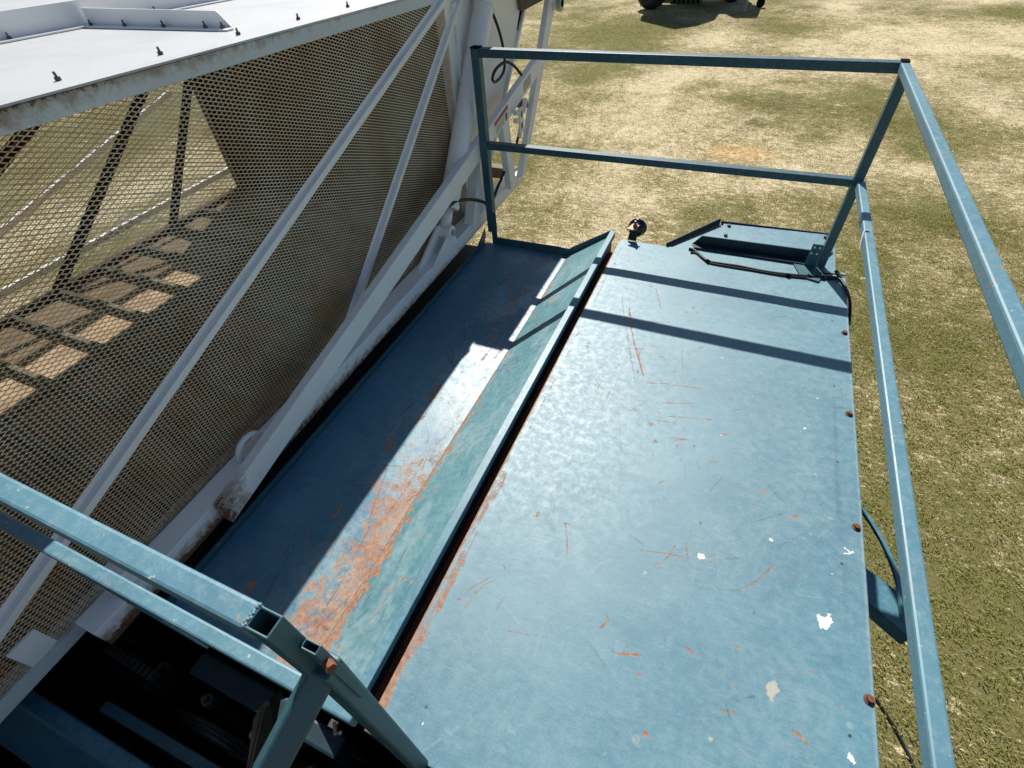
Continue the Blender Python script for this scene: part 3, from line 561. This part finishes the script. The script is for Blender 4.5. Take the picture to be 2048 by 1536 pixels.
m = MB(); m.prism([(XR_ - .06, 1.70, .002), (XR_ - .005, 1.685, .002), (XR_ + .02, 1.775, .002), (XR_ - .085, 1.775, .002)], (0, 0, .004)); m.build('base_plate', M_tubed, rail)
m = MB(); m.box(XL_ - T / 2 - .001, XL_ + T / 2 + .001, YF - T / 2 - .001, YF + T / 2 + .001, .6173, .6205); m.build('tube_cap', M_black, rail)
m = MB(); m.box(.3325, .3515, YF - T / 2, YF + T / 2 - .003, .6173, .6205); m.build('tube_cap', M_black, rail)
z0 = .3093; y = 1.452; xa = .3505
m = MB(); m.tube(smooth_path([(xa - .0015, y - .045, .280), (xa - .002, y - .02, .300), (xa + .001, y, z0 + .002), (xa + .012, y + .001, z0 + .0015)], 4), .0022, 6); m.build('zip_tie', M_zip, mr)

fr = thing('front_rail', 'paired blue square tubes of the near guard rail, open ended, lower left', 'guard rail', (-.45, .04, -.1))
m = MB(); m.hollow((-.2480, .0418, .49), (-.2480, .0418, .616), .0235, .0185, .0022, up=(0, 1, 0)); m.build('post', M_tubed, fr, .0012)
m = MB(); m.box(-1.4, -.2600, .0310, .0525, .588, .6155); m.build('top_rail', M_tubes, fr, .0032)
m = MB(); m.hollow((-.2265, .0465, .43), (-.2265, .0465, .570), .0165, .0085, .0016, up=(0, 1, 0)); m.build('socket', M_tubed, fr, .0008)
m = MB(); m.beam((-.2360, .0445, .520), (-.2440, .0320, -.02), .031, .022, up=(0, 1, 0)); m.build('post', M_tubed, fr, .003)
rw = random.Random(3)
for k in range(11):
    q = Vector((-.2603 + rw.uniform(-.0008, .0008), .0335 + k * .0017, .6150 + rw.uniform(-.0006, .0012))); m = MB(); m.tube([q + Vector((-.002, 0, 0)), q, q + Vector((.002, 0, 0))], [.0006, .0019 + rw.uniform(0, .0007), .0006], 7); m.build('weld_bead', M_tubes, fr, 0, True)
pb = onz((528, 1560), .44)
m = MB(); m.beam((-.240, .0470, .500), pb, .027, .027, up=(.55, .1, .8)); m.build('handhold', M_tubed, fr, .003)
m = MB(); m.box(-1.4, -.262, .0235, .0445, .287, .314); m.build('mid_rail', M_tubes, fr, .0032)
m = MB(); m.prism([onz((560, 1380), .27), onz((525, 1409), .30), onz((507, 1437), .30), onz((490, 1560), .30), onz((525, 1560), .26)], (.004, -.002, -.003)); m.build('side_plate', M_black, fr)
m = MB(); m.prism([(-.80, .0225, .288), (-.60, .0225, .288), (-.57, .0225, .20), (-.60, .0225, .18), (-.72, .0225, .235), (-.80, .0225, .26)], (0, .003, 0)); pl = m.build('rail_plate', M_tube, fr)
for (x, z) in ((-.735, .268), (-.70, .252)):
    m = MB(); m.tube([(x, .0220, z), (x, .0205, z)], .0055, 14); m.build('bolt_hole', M_decal, pl)
jb = Vector((-.2175, .0445, .545))
m = MB(); m.tube([jb, jb + Vector((.008, -.003, .003))], .0048, 6); m.build('bolt', M_rust, fr)

# ------------------------------------------------------------------ cotton basket
bk = thing('cotton_basket', 'white framed cotton basket with expanded metal sides and solid lid, left of the platform', 'cotton basket', (-1.65, .8, -.05))
WX, LX = -1.0, -2.3
def rz(y): return .813 - .026 * (y - .6)                        # roof height falls away from the camera
def bz(y): return .021 + .014 * y
def exp_mesh(name, y0, y1, zlo, zhi, X, parent, mat, st=.00132, th=.0014):
    LW, SW = .0213, .0080
    mbv = []; mbf = []; rows = int(.86 / (SW / 2)); cols = int((y1 - y0) / (LW / 2))
    for r in range(rows + 1):
        zm = -.03 + r * SW / 2; prev = None
        for c in range(cols + 1):
            y = y0 + c * LW / 2; zz = zm + (SW / 4) * (1 if (c + r) % 2 == 0 else -1)
            ok = zlo(y) <= zz <= zhi(y)
            for yy in (y - LW * .04, y + LW * .04):
                if prev is not None and ok and prev[2]:
                    a = prev[:2]; b = (yy, zz); i = len(mbv)
                    for (q, zq) in (a, b):
                        mbv += [(X - th * .5, q, zq - st), (X + th * .1, q, zq - st * .55), (X + th * .5, q, zq + st), (X - th * .1, q, zq + st * .55)]
                    for e in range(4): mbf.append([i + e, i + (e + 1) % 4, i + 4 + (e + 1) % 4, i + 4 + e])
                prev = (yy, zz, ok)
    V = np.array(mbv); V = np.stack([V[:, 0] * BS * U, V[:, 1] * BS * U, (V[:, 2] * BS + BDZ + GZ) * U], -1); base = Vector((0, 0, 0)); q = parent
    while q is not None: base = base + q.location; q = q.parent
    o = grid_obj(name, V - np.array(base), np.array(mbf), parent); o.data.materials.append(mat); return o
YE = 1.742
mp = exp_mesh('mesh_panel', -.62, YE, lambda y: bz(y) - .035, lambda y: rz(y) - .02, WX, bk, M_mesh); mp['label'] = 'near expanded metal side'
mp2 = exp_mesh('mesh_panel', -.62, YE, lambda y: -.005, lambda y: rz(y) - .02, LX, bk, M_mesh, .0009, .0004); mp2['label'] = 'far expanded metal side, field beyond it'
# side frames
def angle(name, a, b, X, mat, wd=.040, out=.018, sgn=1, par=bk):
    """angle iron lying on the mesh plane: flange and two faces that meet in an outer ridge"""
    a = Vector((X, *a)); b = Vector((X, *b)); t = (b - a).normalized(); o = Vector((sgn, 0, 0)); s_ = t.cross(o).normalized()
    m = MB()
    pr = [s_ * (wd * .5) + o * .0016, s_ * (wd * .22) + o * .0022, s_ * (wd * .20) + o * out, -s_ * (wd * .20) + o * (out * .92), -s_ * (wd * .42) + o * .0025, -s_ * (wd * .5) + o * .0016]
    m.prism([a + p for p in pr], b - a); return m.build(name, mat, par, .0015)
angle('side_brace', (1.79, .772), (-.62, -.046), WX, M_white)
angle('side_brace', (1.845, .742), (.80, -.003), WX, M_white, .038)
m = MB(); m.hexa([(WX - .03, -.7, bz(-.7) - .045), (WX + .006, -.7, bz(-.7) - .045), (WX + .006, 2.0, bz(2.0) - .045), (WX - .03, 2.0, bz(2.0) - .045), (WX - .03, -.7, bz(-.7) - .006), (WX + .006, -.7, bz(-.7) - .006), (WX + .006, 2.0, bz(2.0) - .006), (WX - .03, 2.0, bz(2.0) - .006)]); m.build('bottom_sill', M_frame, bk, .002)
m = MB(); m.hexa([(WX - .02, -.8, rz(-.8) - .034), (WX + .006, -.8, rz(-.8) - .034), (WX + .006, 2.62, rz(2.62) - .030), (WX - .02, 2.62, rz(2.62) - .030), (WX - .02, -.8, rz(-.8) - .002), (WX + .006, -.8, rz(-.8) - .002), (WX + .006, 2.62, rz(2.62) - .002), (WX - .02, 2.62, rz(2.62) - .002)]); m.build('top_frame', M_frame, bk, .0015)
m = MB(); m.hexa([(WX - .004, -.8, rz(-.8)), (WX + .008, -.8, rz(-.8)), (WX + .008, 2.62, rz(2.62)), (WX - .004, 2.62, rz(2.62)), (WX - .004, -.8, rz(-.8) + .003), (WX + .008, -.8, rz(-.8) + .003), (WX + .008, 2.62, rz(2.62) + .003), (WX - .004, 2.62, rz(2.62) + .003)]); m.build('top_frame_lip', M_roofw, bk)
m = MB(); m.hexa([(WX - .035, YE, bz(YE) - .02), (WX + .004, YE, bz(YE) - .02), (WX + .004, YE + .028, bz(YE) - .02), (WX - .035, YE + .028, bz(YE) - .02), (WX - .035, YE, .79), (WX + .004, YE, .79), (WX + .004, YE + .028, .79), (WX - .035, YE + .028, .79)]); m.build('corner_post', M_white, bk, .002)
m = MB(); m.box(WX - .002, WX + .005, -.125, -.075, -.02, .075); m.build('side_strap', M_white, bk, .001)
# lid
LE = -2.17
m = MB(); m.hexa([(-1.67, -.8, rz(-.8) - .006), (WX - .012, -.8, rz(-.8) - .006), (WX - .012, 2.66, rz(2.66) - .006), (-1.67, 2.66, rz(2.66) - .006), (-1.67, -.8, rz(-.8) + .0), (WX - .012, -.8, rz(-.8)), (WX - .012, 2.66, rz(2.66)), (-1.67, 2.66, rz(2.66))]); m.hexa([(LE, -.8, rz(-.8) + .048), (-1.6705, -.8, rz(-.8) + .030), (-1.6705, 2.66, rz(2.66) + .030), (LE, 2.66, rz(2.66) + .048), (LE, -.8, rz(-.8) + .054), (-1.6705, -.8, rz(-.8) + .036), (-1.6705, 2.66, rz(2.66) + .036), (LE, 2.66, rz(2.66) + .054)]); m.build('lid', M_roofw, bk)
def rib(a, b, ax):
    m = MB()
    if ax == 'y': m.prism([(a[0], a[1], rz(a[1]) + .001), (a[0], b[1], rz(b[1]) + .001), (a[0], b[1], rz(b[1]) + .056), (a[0], a[1], rz(a[1]) + .056)], (-.004, 0, 0)); m.prism([(a[0], a[1], rz(a[1]) + .001), (a[0], b[1], rz(b[1]) + .001), (a[0], b[1], rz(b[1]) + .005), (a[0], a[1], rz(a[1]) + .005)], (.022, 0, 0))
    return m.build('lid_rib', M_white, bk, .001)
rib((-1.665, -.8), (-1.665, 2.2), 'y')
yc = 1.018; zc = rz(yc)
m = MB(); m.prism([(-1.655, yc, zc + .001), (-1.145, yc, zc + .001), (-1.182, yc, zc + .036), (-1.655, yc, zc + .040)], (0, .004, 0)); m.box(-1.655, -1.145, yc - .022, yc - .0005, zc + .001, zc + .005); m.build('lid_rib', M_white, bk, .001)
def nut(x, y, z, par=bk):
    m = MB(); m.tube([(x, y, z), (x, y, z + .005)], .0050, 6); m.tube([(x, y, z + .005), (x + .001, y - .001, z + .0125)], .0023, 8); m.build('lid_bolt', M_iron, par)
for y in (.165, .365, .565, .765, .965, 1.161, 1.361, 1.561): nut(-1.078, y, rz(y) + .0005)
for x in (-1.63, -1.50, -1.36, -1.22, -1.165): nut(x, yc - .012, zc + .0055)
for y in (.82, 1.22, 1.55): nut(-1.655, y, rz(y) + .0055)
# far side: wall members, floor, end wall
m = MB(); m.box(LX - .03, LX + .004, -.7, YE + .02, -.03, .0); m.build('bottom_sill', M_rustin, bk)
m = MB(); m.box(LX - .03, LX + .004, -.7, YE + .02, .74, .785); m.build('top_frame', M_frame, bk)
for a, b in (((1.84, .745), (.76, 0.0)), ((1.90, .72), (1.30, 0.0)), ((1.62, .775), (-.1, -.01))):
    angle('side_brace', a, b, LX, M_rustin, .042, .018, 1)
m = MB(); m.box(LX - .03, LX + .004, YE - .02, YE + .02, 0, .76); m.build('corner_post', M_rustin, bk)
m = MB(); m.beam((LX - .10, -.2, -.02), (LX - .10, 1.66, .44), .016, .020); m.build('outer_arm', M_white, bk)
m = MB(); m.beam((LX - .12, -.5, .02), (LX - .12, 1.95, .05), .018, .024); m.build('outer_arm', M_white, bk)
m = MB(); m.box(LX, -1.74, -.7, YE + .02, -.032, -.022); m.build('basket_floor', M_floor, bk)
m = MB(); m.box(-1.739, WX - .032, -.7, YE + .02, -.032, -.022); m.build('shaded_floor_half', M_shadefloor, bk)  # level floor half, rust and shade both painted into its colour
for k in range(15):
    y = .05 + k * .1755 - .70; m = MB(); m.box(LX + .005, WX - .035, y, y + .016, -.0215, .004); m.build('floor_slat', M_slat, bk)
m = MB(); m.box(-1.80, -1.78, -.7, YE, -.0215, -.006); m.build('floor_stringer', M_slat, bk)
m = MB(); m.box(LX + .005, WX - .04, YE + .005, YE + .012, -.02, .79); m.build('end_wall', M_rustin, bk)
m = MB(); m.prism([(LX, 1.86, .02), (LX, 2.60, .76), (LX, 2.612, .752), (LX, 1.872, .012)], (WX - .008 - LX, 0, 0)); m.build('slanted_end_wall', M_white, bk)
m = MB(); m.box(LX, WX - .03, -.72, -.705, -.02, .80); m.build('end_wall', M_rustin, bk)
# solid end panel with slanted edge, beyond the mesh
m = MB(); m.prism([(WX, YE + .030, bz(1.8) - .02), (WX, 1.86, bz(1.8) - .02), (WX, 2.60, .80), (WX, YE + .030, .80)], (-.006, 0, 0)); m.build('end_panel', M_white, bk)
m = MB(); m.beam((WX + .004, 1.845, bz(1.8) - .02), (WX + .004, 2.585, .80), .014, .014, up=(1, 0, 0)); m.build('panel_edge_strip', M_white, bk)
m = MB(); m.beam((WX + .004, YE + .055, bz(1.8)), (WX + .004, YE + .065, .74), .022, .010, up=(1, 0, 0)); m.build('panel_seam_strip', M_white, bk)

# ------------------------------------------------------------------ lift frame (belongs to the basket)
CX0, CX1 = -.9995 + .007, -.930
m = MB(); m.hexa([(CX0, -.040, bz(-.04) - .058), (CX1, -.040, bz(-.04) - .058), (CX1, 2.17, bz(2.17) - .050), (CX0, 2.17, bz(2.17) - .050), (CX0, -.040, bz(-.04)), (CX1, -.040, bz(-.04)), (CX1, 2.17, bz(2.17) + .004), (CX0, 2.17, bz(2.17) + .004)]); chord = m.build('lift_chord', M_chord, bk, .003); chord['label'] = 'white bottom chord with rust flaking along its foot'
def dz(y): return .213 * y - .0245
def dbeam(y0, y1, x0, x1):
    m = MB(); e = .066
    m.hexa([(x0, y0, dz(y0) - e), (x1, y0, dz(y0) - e), (x1, y1, dz(y1) - e), (x0, y1, dz(y1) - e), (x0, y0, dz(y0)), (x1, y0, dz(y0)), (x1, y1, dz(y1)), (x0, y1, dz(y1))]); return m
diag = dbeam(.262, 2.46, -.9297, -.9012).build('lift_arm', M_diag, bk, .003)
# decals on the arm
def on_arm(y, t): return (-.9005, y, dz(y) - .066 * t)
m = MB(); m.poly([on_arm(1.99, .12), on_arm(1.845, .12), on_arm(1.845, .96), on_arm(1.99, .96)]); dc = m.build('warning_decal', M_decal, diag)
def dpl(y0, y1, t0, t1, mat, nm):
    m = MB(); m.poly([(-.9002, y0, dz(y0) - .066 * t0), (-.9002, y1, dz(y1) - .066 * t0), (-.9002, y1, dz(y1) - .066 * t1), (-.9002, y0, dz(y0) - .066 * t1)]); o = m.build(nm, mat, bk); o.parent = bk; return o
dpl(1.985, 1.85, .14, .36, M_red, 'decal_band'); dpl(1.975, 1.955, .46, .86, M_ink, 'decal_mark')
for k in range(4): dpl(1.945, 1.86, .45 + k * .12, .49 + k * .12, M_ink, 'decal_line')
m = MB(); m.prism([(-.9007, 2.16, dz(2.16) - .016), (-.9007, 2.235, dz(2.235) - .016), (-.9007, 2.235, dz(2.235) - .052), (-.9007, 2.16, dz(2.16) - .052)], (.0015, 0, 0)); m.build('maker_plate', M_gal, bk)
# rear leg and struts
m = MB(); lx0, lx1 = -.9295, -.9030
m.hexa([(lx0, 2.095, .050), (lx1, 2.095, .050), (lx1, 2.150, .050), (lx0, 2.150, .050), (lx0, 2.52, .70), (lx1, 2.52, .70), (lx1, 2.61, .70), (lx0, 2.61, .70)]); m.build('lift_leg', M_white, bk, .004)
m = MB(); m.hexa([(-.935, 1.985, .04), (-.905, 1.985, .04), (-.905, 2.045, .04), (-.935, 2.045, .04), (-.935, 1.930, .36), (-.905, 1.930, .36), (-.905, 1.995, .36), (-.935, 1.995, .36)]); m.build('lift_strut', M_white, bk, .003)
m = MB(); m.hexa([(-.965, 1.62, .03), (-.920, 1.62, .03), (-.920, 1.68, .03), (-.965, 1.68, .03), (-.965, 1.765, .31), (-.920, 1.765, .31), (-.920, 1.83, .31), (-.965, 1.83, .31)]); m.build('lift_strut', M_white, bk, .003)
m = MB(); m.prism([(-.888, 2.43, .72), (-.888, 2.56, .60), (-.888, 2.60, .625), (-.888, 2.62, .75)], (-.05, 0, 0)); hg = m.build('hinge_bracket', M_white, bk, .003)
hc = Vector((-.886, 2.54, .632)); m = MB(); m.tube([hc, hc + Vector((.02, 0, 0))], .030, 20); m.build('hinge_pin', M_gal, hg, .002); m = MB(); m.tube([hc + Vector((.0195, 0, 0)), hc + Vector((.022, 0, 0))], .014, 16); m.build('pin_hole', M_black, hg)
m = MB(); m.beam((-1.00, 2.36, .66), (-.90, 2.50, .70), .05, .06); m.beam((-1.9, 2.18, .03), (-.95, 2.16, .04), .05, .05); m.beam((-1.9, 2.42, .40), (-.93, 2.25, .31), .03, .03); m.beam((-1.02, 2.35, .56), (-1.02, 2.44, .70), .04, .03); m.build('rear_crossmember', M_slat, bk, .003)
m = MB(); m.prism([(-.897, 1.862, .768), (-.897, 2.56, .705), (-.897, 2.56, .822), (-.897, 1.862, .822)], (-.105, 0, 0)); m.build('lift_shade_plate', M_white, bk, .003)  # unseen plate above the view, added and shaped to shade the tray
# cylinder
ca, cb = Vector((-.955, 1.515, .165)), Vector((-.955, 2.08, .87))
m = MB(); m.tube([ca, cb], .036, 28); cyl = m.build('lift_cylinder', M_white, bk, .002, True)
dirc = (cb - ca).normalized()
for s_ in (0.0, .765):
    p = ca + (cb - ca) * s_; m = MB(); m.tube([p, p + dirc * .018], .040, 28); m.build('cylinder_collar', M_white, cyl)
m = MB(); m.tube([ca, ca - dirc * .075], .020, 16); m.build('cylinder_rod', M_white, cyl, 0, True)
pc = ca - dirc * .085; m = MB(); m.tube([pc + Vector((-.02, 0, 0)), pc + Vector((.035, 0, 0))], .026, 18); m.build('clevis', M_white, cyl, .002)
m = MB(); m.tube([pc + Vector((.035, 0, 0)), pc + Vector((.046, 0, 0))], .011, 10); m.build('clevis_pin', M_gal, cyl)
m = MB(); m.prism([(-.975, 1.26, bz(1.3)), (-.975, 1.50, bz(1.5)), (-.975, 1.475, pc.z + .02), (-.975, 1.44, pc.z + .03)], (.012, 0, 0)); m.prism([(-.925, 1.30, bz(1.3)), (-.925, 1.50, bz(1.5)), (-.925, 1.475, pc.z + .0), (-.925, 1.455, pc.z + .01)], (-.006, 0, 0)); m.build('clevis_lug', M_white, bk, .002)
# hoses
def hose(px, X, r, name='hydraulic_hose', par=bk, mat=M_rub, n=6):
    m = MB(); m.tube(smooth_path([onx(p, X + (0.006 * i if len(px) > 6 else 0)) for i, p in enumerate(px)], n), r, 8); return m.build(name, mat, par, 0, True)
hose([(984, 24), (995, 52), (1004, 84), (1009, 116), (1008, 140), (1000, 156), (990, 164), (985, 158), (989, 143), (1000, 130), (1013, 124), (1026, 130), (1037, 142), (1043, 150)], -.962, .0055)
hose([(897, 412), (915, 402), (940, 399), (964, 403), (975, 408), (986, 398), (995, 375), (1004, 355), (1009, 342)], -.930, .0060)
hose([(985, 10), (984, 4), (978, -4)], -.95, .006)
hose([(1030, 300), (1034, 285), (1037, 270)], -.888, .0055)
v0 = Vector(onx((1040, 238), -.882))
m = MB(); m.box(v0.x, v0.x + .008, v0.y - .02, v0.y + .02, v0.z - .055, v0.z + .045); vp = m.build('valve_plate', M_decal, bk, .006)
for dz_ in (-.025, .02):
    m = MB(); m.box(v0.x + .0081, v0.x + .010, v0.y - .006, v0.y + .006, v0.z + dz_ - .011, v0.z + dz_ + .011); m.build('valve_slot', M_ink, vp)
for p, q in (((1030, 226), (1044, 226)), ((1030, 242), (1044, 242)), ((1047, 226), (1050, 196)), ((1044, 245), (1038, 275))):
    m = MB(); m.tube([onx(p, -.886), onx(q, -.884)], .0095, 10); m.build('valve_fitting', M_white, vp)
# lifting eye and end lug of the chord
ec = Vector((-.963, .425, bz(.42) + .002)); arc = [(ec.x, ec.y + .040 * math.cos(a), ec.z + .040 * math.sin(a)) for a in np.linspace(-.1, math.pi + .1, 15)]
m = MB(); m.tube(arc, .0075, 10); m.build('lifting_eye', M_white, bk, 0, True)
m = MB(); m.box(-1.00, -.945, .028, .075, bz(0) + .001, bz(0) + .042); m.build('chord_lug', M_white, bk, .003)

# ------------------------------------------------------------------ lamp, wiring
lamp = thing('work_lamp', 'round black work lamp on a corroded bracket at the far edge of the deck', 'lamp', (-.30, 1.80, 0.0))
lc = Vector((-.302, 1.835, .022)); ax = Vector((.05, 1, .12)).normalized(); prof = [(-.046, .012), (-.044, .022), (-.034, .034), (-.016, .043), (.004, .047), (.006, .051), (.016, .051), (.018, .045)]
m = MB(); m.tube([lc + ax * a * .72 for a, _ in prof], [b * .72 for _, b in prof], 28); m.build('housing', M_glossb, lamp, 0, True)
m = MB(); m.tube([lc + ax * .0134, lc + ax * .015], .031, 28); m.build('lens', M_gal, lamp)
m = MB(); m.prism([(-.322, 1.772, .004), (-.288, 1.772, .004), (-.292, 1.786, .040), (-.318, 1.786, .040)], (0, -.006, .002)); br = m.build('bracket', M_rub, lamp, .001)
m = MB(); m.prism([(-.330, 1.772, .043), (-.300, 1.765, .046), (-.286, 1.790, .056), (-.316, 1.798, .053)], (0, 0, .005)); m.build('bracket_plate', M_copper, lamp, .001)
m = MB(); m.tube([(-.302, 1.785, .055), (-.302, 1.785, .066)], .009, 6); m.tube([(-.302, 1.785, .066), (-.303, 1.784, .078)], .004, 8); m.build('bolt', M_iron, lamp)

har = thing('wire_harness', 'black wiring loom taped along the far edge of the deck', 'cable', onz((1500, 535)))
c1 = [(1378, 497), (1388, 500), (1400, 510), (1415, 522), (1440, 527), (1480, 533), (1530, 543), (1575, 549), (1610, 552), (1640, 554), (1672, 556), (1684, 563), (1692, 578), (1698, 596), (1698, 622), (1697, 640)]
p1 = [Vector(onz(p, .0055)) for p in c1[:11]] + [Vector(onz(c1[11], .006)), Vector(onz(c1[12], .006)), Vector(onz((1699, 598), .002)), Vector(onz((1700, 625), -.02)), Vector(onz((1698, 650), -.06))]
m = MB(); m.tube(smooth_path(p1, 5), .0048, 8); m.build('loom', M_rub, har, 0, True)
p2 = [Vector(onz(p, .004)) for p in ((1381, 505), (1392, 506), (1405, 517), (1420, 526), (1450, 532), (1500, 540), (1560, 550), (1620, 556), (1668, 558))]
m = MB(); m.tube(smooth_path(p2, 5), .0032, 8); m.build('wire', M_rub, har, 0, True)
for p in ((1416, 523), (1576, 551), (1618, 553)):
    q = Vector(onz(p, .005)); m = MB(); m.tube([q + Vector((-.004, .004, 0)), q + Vector((.004, -.004, 0))], .0075, 8); m.build('cable_tie', M_black, har)
m = MB(); m.tube(smooth_path([onz((1672, 541), .02), onz((1676, 548), .014), onz((1681, 556), .008)], 4), .006, 8); m.tube(smooth_path([onz((1640, 546), .006), onz((1668, 548), .006), onz((1690, 551), .004)], 4), .0026, 6); m.build('wire_end', M_rub, har)

# ------------------------------------------------------------------ second harvester parked in the field
ph = thing('parked_harvester', 'green machine parked far out on the grass casting a long shadow', 'harvester', (-2.6, 20.4, -GZ))
G = -GZ
def wheel(x, y, r, wd):
    m = MB(); pr = [(.5, .60), (.53, .86), (.40, .985), (0, 1), (-.40, .985), (-.53, .86), (-.5, .60)]
    m.tube([(x, y + wd * a, G + r) for a, _ in pr], [r * b for _, b in pr], 40); t = m.build('tyre', M_rub, ph, 0, True)
    lug = MB()
    for k in range(22):
        a = k * 2 * math.pi / 22; s1 = 1 if k % 2 else -1
        c = Vector((x + math.cos(a) * r, y, G + r + math.sin(a) * r)); c2 = c + Vector((0, s1 * wd * .42, 0)); lug.beam(c, c2, r * .07, r * .07, up=(math.cos(a), 0, math.sin(a)))
    lug.build('tread_lug', M_rub, t)
    m = MB(); m.tube([(x, y - wd * .53, G + r), (x, y - wd * .40, G + r)], [r * .30, r * .55], 28); m.build('rim', M_decal, t, 0, True)
wheel(-3.72, 19.62, .46, .36); wheel(-3.72, 21.6, .46, .36); wheel(-1.45, 20.9, .36, .28); wheel(-1.45, 21.6, .36, .28)
m = MB(); m.box(-3.25, -1.2, 19.9, 21.7, G + .42, G + 1.15); m.box(-3.15, -2.2, 19.60, 19.9, G + .12, G + .7); m.build('body', M_green, ph, .03)
for k in range(6):
    m = MB(); m.box(-3.05 + k * .14, -2.97 + k * .14, 19.585, 19.598, G + .16, G + .62); m.build('grille_bar', M_black, ph)
m = MB(); m.prism([(-4.2, 19.46, G + 1.15), (-4.37, 19.46, G + 1.95), (-3.64, 19.46, G + 3.2), (-2.9, 19.46, G + 2.6), (-2.25, 19.46, G + 1.75), (-2.0, 19.46, G + 1.15)], (0, 2.0, 0)); m.build('hopper', M_green, ph, .03)
m = MB(); m.prism([(-1.85, 19.95, G + 1.15), (-1.15, 19.95, G + 1.15), (-1.05, 19.95, G + 1.55), (-1.2, 19.95, G + 1.9), (-1.8, 19.95, G + 1.9)], (0, 1.5, 0)); m.build('cab', M_glossb, ph, .03)
m = MB(); m.tube([(-.90, 19.40, G), (-.84, 19.42, G + .75)], .022, 10); m.tube([(-.90, 19.40, G), (-.90, 19.40, G + .02)], .06, 12); m.build('support_stand', M_gal, ph)
m = MB(); m.tube([(-.52, 19.9, G + .12), (-.52, 20.0, G + .12)], .12, 16); m.beam((-1.3, 20.3, G + .5), (-.45, 19.95, G + .25), .08, .08); m.build('drawbar', M_black, ph)
# dark tube standing in for a thin curved shadow on the grass
gc = [onz(p, -GZ + .012) for p in ((1752, 1396), (1768, 1420), (1785, 1448), (1802, 1478), (1817, 1508), (1827, 1532), (1832, 1560))]
m = MB(); m.tube(smooth_path(gc, 5), .0065, 7); tag(m.build('ground_shadow_line', M_rub, None, 0, True), 'thin dark tube standing in for a curved shadow on the grass beside the deck edge', 'cable')
